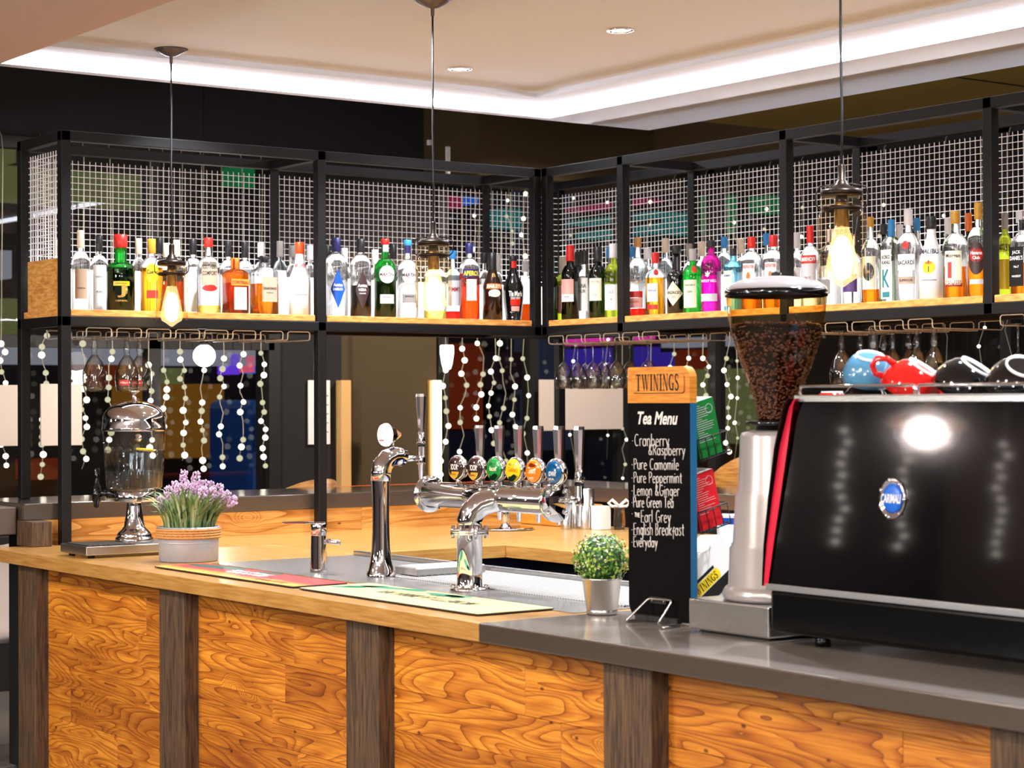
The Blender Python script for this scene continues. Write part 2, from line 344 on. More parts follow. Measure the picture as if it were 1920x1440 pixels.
# raft: inner plane, stepped band, LED face, rim
b = MB()
b.box(-2.55, -.095, -10, -.095, 2.82, 3.1, 'ceiling_white')
b.box(-.095, .155, -10, .14, 2.797, 3.1, 'ceiling_white'); b.box(-2.55, -.095, -.095, .14, 2.797, 3.1, 'ceiling_white')
b.box(.155, .797, -10, .20, 2.755, 3.0, 'ceiling_white'); b.box(-2.55, .155, .14, .20, 2.755, 3.0, 'ceiling_white')
struct(b.done('ceiling_raft'), 'white dropped ceiling with stepped edge above the bar')
b = MB(); b.box(.148, .1545, -10, .132, 2.760, 2.790, 'led_white'); b.box(-2.55, .148, .132, .1395, 2.760, 2.790, 'led_white')
tag(b.done('led_strip'), 'white LED light strip glowing along the stepped ceiling edge', 'light strip')
b = MB(); b.box(.797, 2.6, -10, .45, 2.87, 3.3, 'olive_paint')
for i in range(6): b.box(.8, 2.6, -8+i*1.35, -7.99+i*1.35 if i < 7 else .44, 2.866, 2.871, 'charcoal_paint_and_shade')
b.box(-6, 2.6, .20, 2.6, 3.25, 3.4, 'charcoal_paint_and_shade'); struct(b.done('ceiling_back'))
# back wall (plane y = 2.5) : windows left, wall piece, window right of it ; side wall (plane x = 2.5) all windows
b = MB()
b.box(-10, 1.13, 2.5, 2.66, 2.78, 3.3, 'charcoal_paint_and_shade'); b.box(-10, .0, 2.5, 2.66, 0, .75, 'charcoal_paint_and_shade')
b.box(.0, .46, 2.5, 2.66, 0, 2.78, 'charcoal_paint_and_shade'); b.box(.46, 1.13, 2.5, 2.66, 0, 2.3, 'brown_paint'); b.box(.46, 1.13, 2.5, 2.66, 2.3, 2.78, 'charcoal_paint_and_shade')  # upper part of the brown wall is charcoal: shade put into its colour
b.box(1.13, 2.66, 2.5, 2.66, 0, .75, 'charcoal_paint_and_shade'); b.box(1.13, 2.66, 2.5, 2.66, 2.78, 3.3, 'brown_paint')
b.box(1.02, 2.5, 1.95, 2.5, 2.72, 3.3, 'brown_paint')
b.box(-10, -6.44, 2.5, 2.66, 0, 2.78, 'charcoal_paint_and_shade'); struct(b.done('wall_back'))
b = MB(); b.box(2.5, 2.66, -12, 2.5, 0, .75, 'charcoal_paint_and_shade'); b.box(2.5, 2.66, -12, 2.5, 2.82, 3.3, 'charcoal_paint_and_shade'); b.box(2.3, 2.5, .6, 1.95, 2.82, 3.3, 'brown_paint'); struct(b.done('wall_right'))
mat('room_wall', '#a08876', .9); mat('room_wall_dark', '#3a3030', .9)
b = MB(); b.box(-10.2, -10, -14, 14, 0, 3.1, 'room_wall_dark'); struct(b.done('wall_left'))
b = MB(); b.box(-10, 12, -12.2, -12, 0, 3.1, 'room_wall'); struct(b.done('wall_front'))
# windows: dark frames and panes
mat('frame_dark', '#1a1716', .5); mat('frame_grey', '#6b5d54', .5)
thin('window_glass', (.93, .94, .95), (.7, .7, .72), .0, 1.3)
def window(no, ax, at, spans, z0, z1, fr, rails=()):
    root = bpy.data.objects.new('window_%d' % no, None); COL.objects.link(root); root['kind'] = 'structure'
    a, e = spans[0], spans[-1]; fb = MB()
    def bx(mb, s0, s1, za, zb, d0, d1, m):
        if ax == 'y': mb.box(s0, s1, at+d0, at+d1, za, zb, m)
        else: mb.box(at+d0, at+d1, s0, s1, za, zb, m)
    for s in spans: bx(fb, s-.035, s+.035, z0, z1, -.02, .06, fr)
    for z in (z0, z1)+tuple(rails): bx(fb, a, e, z-.03, z+.03, -.02, .06, fr)
    fb.done('window_frame', root)
    g = MB()
    for s, t in zip(spans, spans[1:]): bx(g, s+.035, t-.035, z0, z1, .018, .022, 'window_glass')
    g.done('pane', root); return root
window(1, 'y', 2.5, [-6.4, -4.6, -2.75, -1.95, -.70, .02], .75, 2.78, 'frame_dark', (1.77,))
window(2, 'y', 2.5, [1.14, 1.80, 2.5], .75, 2.76, 'frame_dark')
window(3, 'x', 2.5, [-6.5, -4.6, -3.0, -1.75, -.55, .35, 1.65, 2.5], .75, 2.82, 'frame_dark')
# downlight fittings in the raft
for (x, y), lb in zip(DOWN[:2], ('recessed ceiling downlight nearer the camera, right one of the two discs', 'recessed ceiling downlight farther back, left one of the two discs')):
    t = thing('ceiling_downlight', lb, 'downlight', (x, y, 2.82), 0, 'ceiling downlights')
    q = MB(); q.lathe([(.050, 0), (.050, -.006), (.036, -.006), (.034, 0)], 'chrome', 24); q.done('bezel', t)
    q = MB(); q.lathe([(.034, -.001), (.034, -.003)], 'downlight_glow', 20); q.done('lens', t)
# ---------------------------------------------------------------- the bar: worktops, front, ledge
CZ = .9135
b = MB(); b.box(-2.555, -1.66, -3.15, .05, .866, CZ, 'worktop_oak', .003)
b.box(-1.66, .05, -1.05, .05, .866, CZ, 'worktop_oak_cross', .002); b.box(-.96, .05, -5.2, -1.05, .866, CZ, 'worktop_oak', .002)
tag(b.done('oak_worktop'), 'light oak worktop running round the bar with square front edge', 'worktop')
b = MB(); b.box(-2.555, -1.66, -7.0, -3.1505, .866, CZ-.0006, 'grey_laminate', .004); b.box(-2.551, -1.664, -6.996, -3.1512, CZ-.002, CZ, 'grey_top')  # lighter top laminate; part of its tone stands in for reflections
tag(b.done('grey_worktop'), 'dark grey worktop section carrying the coffee machine', 'worktop')
front = thing('bar_counter', 'bar front of orange reclaimed pine boards between dark timber posts', 'bar front', (-2.47, -2.5, 0))
PY = [(-.297, .16), (-1.485, .177), (-2.631, .168), (-3.766, .17), (-4.905, .176), (-6.05, .17)]
for y, wd in PY:
    q = MB(); q.box(-.05, .03, y+2.5, y+wd+2.5, 0, .866, 'dark_timber', .004); q.done('post', front)
rnd = random.Random(3)
for (y1, w1), (y2, w2) in zip(PY, PY[1:]):
    q = MB(); cols = []
    a, e = y2+w2+2.5, y1+2.5; z = .866; hs = [.055, .125, .11, .135, .12, .13, .12, .14]
    for h in hs:
        z0 = max(0, z-h); cuts = [a, e]
        if h > .1 and rnd.random() < .8: cuts = [a, a+(e-a)*rnd.uniform(.15, .85), e]
        for c0, c1 in zip(cuts, cuts[1:]):
            n0 = len(q.v); q.box(0, .016+rnd.uniform(0, .0015), c0+.0006, c1-.0006, z0+.0007, z, 'reclaimed_pine', .0015, T=Matrix.Translation((-.0, 0, 0)), seg=1)
            c = (rnd.random(), rnd.random(), rnd.random(), 1); cols += [c]*(len(q.v)-n0)
        z = z0
        if z <= 0: break
    o = q.done('board_panel', front); ca = o.data.color_attributes.new('board', 'FLOAT_COLOR', 'POINT')
    for i, c in enumerate(cols): ca.data[i].color = c
q = MB(); q.box(.03, .06, -4.6, 2.36, 0, .86, 'black_matt'); q.done('backing_board', front)
# ledge behind the left wing with its timber-clad upstand
led = thing('raised_ledge', 'raised dark grey ledge with oak upstand behind the worktop', 'ledge', (-1.2, .3, CZ))
q = MB(); q.box(-1.22, 1.75, -.252, .26, .096, .1605, 'grey_laminate', .004); q.done('ledge_top', led)
q = MB(); cols = []
for x0, x1 in ((-1.14, -.42), (-.42, .28), (.28, 1.20)):
    n0 = len(q.v); q.box(x0+.0006, x1-.0006, -.25, -.23, 0, .096, 'backsplash_oak'); cols += [(rnd.random(), .5+.4*rnd.random(), rnd.random(), 1)]*(len(q.v)-n0)
o = q.done('upstand', led); ca = o.data.color_attributes.new('board', 'FLOAT_COLOR', 'POINT')
for i, c in enumerate(cols): ca.data[i].color = c
q = MB(); q.box(-1.225, -1.145, -.34, -.19, 0, .096, 'dark_timber', .003); q.done('end_post', led)
q = MB(); q.box(-1.10, 1.7, -.22, .2, -.9, .0955, 'black_matt'); q.done('core', led)
led2 = thing('rear_ledge', 'raised grey ledge on the far side of the rear worktop', 'ledge', (.3, -1.8, CZ))
q = MB(); q.box(-.2, .25, -1.8, 1.84, .096, .1605, 'grey_laminate', .004); q.done('ledge_top', led2); q = MB(); q.box(-.14, .22, -1.7, 1.8, -.9, .0955, 'black_matt'); q.done('core', led2)
b = MB(); b.box(-3.4, -2.43, .10, .62, .955, 1.06, 'grey_edge', .004)
b.box(-3.3, -3.24, .3, .36, 0, .955, 'black_matt'); tag(b.done('side_table'), 'grey table end at the left edge beside the ledge', 'table')
# steel drainer on the worktop
dr = thing('steel_drainer', 'stainless drainer sheet with perforated grille under the beer taps', 'drainer', (-1.95, -2.1, CZ))
q = MB(); q.box(-.295, .285, -1.03, .96, .0005, .0025, 'steel'); q.box(.262, .285, -1.03, .96, .0025, .018, 'steel', .003); q.done('sheet', dr)
q = MB()
for i in range(96):
    y = -1.0+i*.012
    q.box(-.10, .235, y, y+.0055, .0028, .0065, 'steel_dull')
for i in range(15): q.box(-.10+i*.0237, -.097+i*.0237, -1.0, .155, .0028, .0068, 'white')
q.done('drip_grille', dr)
# fridges and dark cupboards under the rear worktop
mat('navy_steel', '#272b48', .35, .3); mat('slate_blue', '#5b6078', .4); mat('blue_strip', '#2a5bd0', .4, emit=1.2, ecol='#3f74e8')  # the blue label's brightness is a glow put into its material
for y0, lb in ((-1.0, 'dark navy cupboard under the side worktop'),):
    t = thing('base_cupboard', lb, 'cupboard', (-1.3, -.5, 0)); q = MB(); q.box(-.3, .9, -.46, .4, .05, .865, 'navy_steel'); q.done('carcass', t)
    q = MB(); q.box(-.28, .30, -.475, -.461, .10, .80, 'slate_blue', .003); q.done('door', t); q = MB(); q.box(.33, .9, -.475, -.461, .10, .80, 'slate_blue', .003); q.done('door', t)
t = thing('bottle_fridge', 'black glass-fronted fridge with blue label under the rear worktop', 'fridge', (-.5, -2.6, 0))
q = MB(); q.box(-.36, .4, -2.0, 1.45, .04, .865, 'black_gloss', .004); q.done('cabinet', t)
q = MB(); q.box(-.375, -.36, .25, 1.0, .72, .745, 'chrome', .003); q.done('handle', t); q = MB(); q.box(-.372, -.36, -.15, .9, .55, .60, 'blue_strip'); q.done('label', t)

# ---------------------------------------------------------------- gantry
ZT, ZR, ZS = 2.5, 1.75, 1.816
gan = thing('bottle_gantry', 'black steel L-shaped bottle gantry with white wire mesh back', 'gantry', (0, 0, CZ))
def gpart(name, fn, bevel=0):
    q = MB(); fn(q); o = q.done(name, gan, (0, 0, -CZ)); return o
T4 = .04; D = .438
LX = [-2.2885, -1.158, -.04]
RY = [-.04, -.5777, -1.5758, -2.5869, -3.58]
for i, x in enumerate(LX):
    gpart('post', lambda q: q.box(x, x+T4, 0, T4, CZ if i < 2 else ZR, ZT, 'black_steel', .003))
    gpart('post', lambda q: q.box(x, x+T4, D-T4, D, 1.075 if i == 0 else ZR, ZT, 'black_steel', .003))
for i, y in enumerate(RY):
    gpart('post', lambda q: q.box(0, T4, y, y+T4, CZ if i == 2 else ZR, ZT, 'black_steel', .003))
    if i: gpart('post', lambda q: q.box(D-T4, D, y, y+T4, ZR, ZT, 'black_steel', .003))
gpart('post', lambda q: q.box(D-T4, D, D-T4, D, 1.075, ZT, 'black_steel', .003))
E0 = RY[-1]
for z in (ZR, ZT-T4):
    gpart('rail', lambda q: q.box(LX[0], 0, 0, T4, z, z+T4, 'black_steel', .003)); gpart('rail', lambda q: q.box(LX[0], D, D-T4, D, z, z+T4, 'black_steel', .003))
    gpart('rail', lambda q: q.box(0, T4, E0, 0, z, z+T4, 'black_steel', .003)); gpart('rail', lambda q: q.box(D-T4, D, E0, D, z, z+T4, 'black_steel', .003))
    for x in LX: gpart('cross_bar', lambda q: q.box(x, x+T4, T4, D-T4, z, z+T4, 'black_steel', .003))
    for y in RY[1:]: gpart('cross_bar', lambda q: q.box(T4, D-T4, y, y+T4, z, z+T4, 'black_steel', .003))
bays = [('L', LX[0]+T4, LX[1]), ('L', LX[1]+T4, LX[2])]+[('R', RY[i], RY[i+1]+T4) for i in range(4)]
for k, a, e in bays:
    if k == 'L':
        a2 = a-(.032 if a < -2 else .0)
        gpart('shelf_board', lambda q: q.box(a2+.004, e-.012, .004, D-.005, ZR+T4, ZS, 'shelf_pine', .002))
        gpart('light_panel', lambda q: (q.box(a+.01, e-.01 if e < -.5 else D-.09, D-.085, D-.068, ZS+.001, ZS+.178, 'panel_white'), q.box(a+.01, e-.01 if e < -.5 else D-.09, D-.0679, D-.0645, ZS+.001, ZS+.178, 'black_steel')))  # black back plate added to block the panel's rear glow
        gpart('hidden_uplight', lambda q: q.box(a+.02, e-.02 if e < -.5 else D-.08, D-.064, D-.056, ZS+.150, ZS+.158, 'uplight_white'))  # added emitter hidden behind the panel, brightens mesh, rails and ceiling rim
        def msh(q):
            z = ZS; 
            while z < 2.44: q.box(a, e if e < -.5 else D-T4, D-.034, D-.0315, z, z+.0024, 'mesh_white'); z += .0252
            x = a+.006
            while x < (e if e < -.5 else D-T4): q.box(x, x+.0024, D-.031, D-.0285, ZS, 2.437, 'mesh_white'); x += .0252
        gpart('wire_mesh', msh)
    else:
        gpart('shelf_board', lambda q: q.box(.004, D-.005, a-.006, e+.006, ZR+T4, ZS, 'shelf_pine', .002))
        gpart('light_panel', lambda q: (q.box(D-.085, D-.068, a-.01 if a < -.1 else .33, e+.01, ZS+.001, ZS+.178, 'panel_white'), q.box(D-.0679, D-.0645, a-.01 if a < -.1 else .33, e+.01, ZS+.001, ZS+.178, 'black_steel')))  # same added plate against the rear glow
        gpart('hidden_uplight', lambda q: q.box(D-.064, D-.056, a-.02 if a < -.1 else .31, e+.02, ZS+.150, ZS+.158, 'uplight_white'))  # same added hidden emitter along the right wing
        def msh(q):
            z = ZS; a_ = a if a < -.1 else D-T4
            while z < 2.44: q.box(D-.034, D-.0315, e, a_, z, z+.0024, 'mesh_white'); z += .0252
            y = e+.006
            while y < a_: q.box(D-.031, D-.0285, y, y+.0024, ZS, 2.437, 'mesh_white'); y += .0252
        gpart('wire_mesh', msh)
gpart('end_board', lambda q: (q.box(-2.272, -2.258, .045, .37, ZS, ZS+.20, 'shelf_pine', .002)))
def msh(q):
    z = ZS+.02
    while z < 2.44: q.box(-2.256, -2.253, .03, D-T4, z, z+.0028, 'mesh_white'); z += .0252
    y = .035
    while y < D-T4: q.box(-2.253, -2.250, y, y+.0028, ZS, 2.437, 'mesh_white'); y += .0252
gpart('wire_mesh', msh)
# ---------------------------------------------------------------- bottles on the gantry shelf
lens('glass_clear', (.97, .97, .98), .28, 1.34, (.30, .31, .33)); lens('glass_blue', (.86, .95, .98), .3, 1.34, (.25, .45, .52)); lens('glass_sapphire', (.52, .84, .95), .4, 1.3, (.06, .36, .6))
lens('glass_green', (.08, .55, .14), .5, 1.3, (.0, .12, .03)); thin('glass_bottle_green', (.16, .30, .06), (.02, .05, .01)); thin('glass_wine', (.05, .10, .03), (.0, .01, .0)); lens('glass_olive', (.52, .56, .12), .5, 1.3, (.10, .12, .01))
lens('glass_amber', (.84, .36, .05), .4, 1.3, (.30, .07, .0)); lens('glass_magenta', (.78, .06, .54), .45, 1.3, (.22, .0, .15))
thin('liquid_gold', (.95, .62, .12), (.7, .32, .03), ior=1.1); thin('liquid_amber', (.90, .42, .07), (.6, .16, .01), ior=1.1); thin('liquid_brown', (.50, .16, .03), (.2, .04, 0), ior=1.1)
thin('liquid_orange', (1., .22, .05), (.8, .08, .0), ior=1.1); thin('liquid_red', (.95, .10, .08), (.6, .02, .02), ior=1.1); mat('liquid_black', '#0d0706', .1); thin('liquid_yellow', (.98, .85, .35), (.8, .6, .1), ior=1.1)
mat('frosted_white', '#f4f1ee', .35); mat('bottle_black', '#0b0a0a', .08, coat=.5); mat('bottle_brown', '#241008', .1, coat=.5)
for k, c in dict(cap_cream='#d8c4ac', cap_black='#131214', cap_red='#cf1f14', cap_gold='#c08a24', cap_orange='#e06a12', cap_white='#e6e0e2', cap_grey='#8f8781', cap_navy='#1d1a55', cap_blue='#2f86c8', cap_teal='#2a9d84', cap_cork='#c79458', cap_vermilion='#f04a14', cap_silver='#b9b4b4',
                 lb_white='#f3efea', lb_cream='#ece3c4', lb_greyb='#b39c86', lb_black='#141213', lb_red='#cc2216', lb_yellow='#f2cf1c', lb_navy='#20194e', lb_blue='#1250b8', lb_brown='#3b2424', lb_silver='#c4bfc2', lb_orange='#e0691c', lb_pink='#e3a39b', lb_purple='#51336e', lb_teal='#2d7f86', lb_gold='#b98a3a', lb_grey='#8e8784', lb_darkred='#8d1b14', lb_green='#0f6d33').items(): mat(k, c, .38)
LIQ = dict(G='liquid_gold', A='liquid_amber', B='liquid_brown', O='liquid_orange', R='liquid_red', K='liquid_black', Y='liquid_yellow')
KIND = dict(std=(.60, .75, .33), wine=(.60, .74, .40), bell=(.42, .82, .36), sq=(.70, .80, .34), tall=(.66, .80, .34), squat=(.55, .64, .42), curvy=(.5, .8, .34))
def profile(kind, R, H):
    sh, nk, rn = KIND[kind]; P = [(0, 0), (R*.88, 0), (R, .012*H)]
    if kind == 'curvy':
        for t, q in ((.0, .74), (.15, .82), (.30, .95), (.42, 1.0), (.52, .96), (.6, .8), (.68, .56), (.75, .40), (.82, .34)): P.append((R*q, max(t, .013)*H))
        P[2] = (R*.76, .012*H)
    else:
        P.append((R, sh*H))
        for i in range(1, 8):
            t = i/7
            g = math.sqrt(1-t*t) if kind != 'bell' else (1+math.cos(math.pi*t))/2
            g = .75*g+.25*(1+math.cos(math.pi*t))/2
            P.append((R*rn+(R-R*rn)*g, (sh+(nk-sh)*t)*H))
    P.append((R*rn, H*.985)); return P
def bottle(px, wd, top, wing, dep, kind, glass, cap, cpx, liq, labs, text):
    ax = 'y' if wing == 'L' else 'x'
    P = up(px, top, ax, dep); s = ppm(P); H = P.z-ZS-.0008; R = wd/2/s; p = 2.0
    if kind == 'sq': R *= .76; p = 7.0
    t = thing('bottle', text, 'bottle', (P.x, P.y, ZS+.0008), 0, 'bottles on the left gantry shelf' if wing == 'L' else 'bottles on the right gantry shelf')
    az = math.radians(249 if wing == 'L' else 208)
    prof = profile(kind, R, H); n = 28
    b = MB(); b.lathe(prof, glass, n, p=p); b.done('glass_body' if glass.startswith('glass') else 'bottle_body', t)
    rn = prof[-1][0]
    if p != 2: rn = rn
    cr = max(rn*1.14, 6.4/s); cz = H-cpx/s
    b = MB(); b.lathe([(cr*.97, cz), (cr, cz+.001), (cr, H-.0015), (cr*.93, H)], cap, 18)
    if cpx > 16:
        for k in range(3): b.lathe([(cr*1.015, cz+(.006+.004*k)), (cr*1.03, cz+(.007+.004*k)), (cr*1.015, cz+(.008+.004*k))], cap, 18, cap=False)
    b.done('cap', t)
    if liq:
        f = liq[1]*H; q = [(0, .004)]+[(r*.93, max(z, .004)) for r, z in prof[1:] if z < f]; r0 = [r for r, z in prof if z <= f][-1]
        q += [(r0*.93, f), (0, f)]; b = MB(); b.lathe(q, LIQ[liq[0]], n, p=p); b.done('liquid', t)
    for lb in labs:
        shape, w_, h_, zc, m, tx = lb[:6]; da = math.radians(lb[6]) if len(lb) > 6 else 0
        w_, h_, zc = w_/s, h_/s, zc/s; Rz = R
        zs = [(z, r) for r, z in prof]
        for (za, ra), (zb, rb) in zip(zs, zs[1:]):
            if za <= zc <= zb and zb > za: Rz = ra+(rb-ra)*(zc-za)/(zb-za)
        def Rf(q):
            for (za, ra), (zb, rb) in zip(zs, zs[1:]):
                if za <= q <= zb and zb > za: return ra+(rb-ra)*(q-za)/(zb-za)
            return R
        b = MB()
        if p == 2:
            if m:
                V, F = grid(w_, h_) if shape == 'r' else fan(ellipse(w_/2, h_/2) if shape == 'e' else [(0, h_/2), (w_/2, 0), (0, -h_/2), (-w_/2, 0)])
                b.curved(V, F, m, Rz, az+da, zc, .0006, Rf)
            for i, (st, tw, dz, tm, th) in enumerate(tx):
                V, F, asp = text_geo(st, .02); tw = tw/s; th = th/s if th else tw/asp
                b.curved([(x*tw, y*th+dz/s) for x, y in V], F, tm, Rz, az+da, zc, .0012, Rf)
        else:
            if wing == 'L': O, U = Vector((0, -R-.0008, zc)), Vector((1, 0, 0))
            else: O, U = Vector((-R-.0008, 0, zc)), Vector((0, -1, 0))
            W = Vector((0, 0, 1)); N = U.cross(W)
            if m:
                V, F = strip(w_, h_, 2) if shape == 'r' else fan(ellipse(w_/2, h_/2) if shape == 'e' else [(0, h_/2), (w_/2, 0), (0, -h_/2), (-w_/2, 0)])
                b.add([O+U*x+W*y for x, y in V], F, m)
            for st, tw, dz, tm, th in tx: b.flat(st, O+W*(dz/s), U, W, tw/s, th/s if th else None, tm, .0008, .02)
        if b.v: b.done('label' if m else 'lettering', t)
    return t
k_, w_ = 'cap_black', 'lb_white'
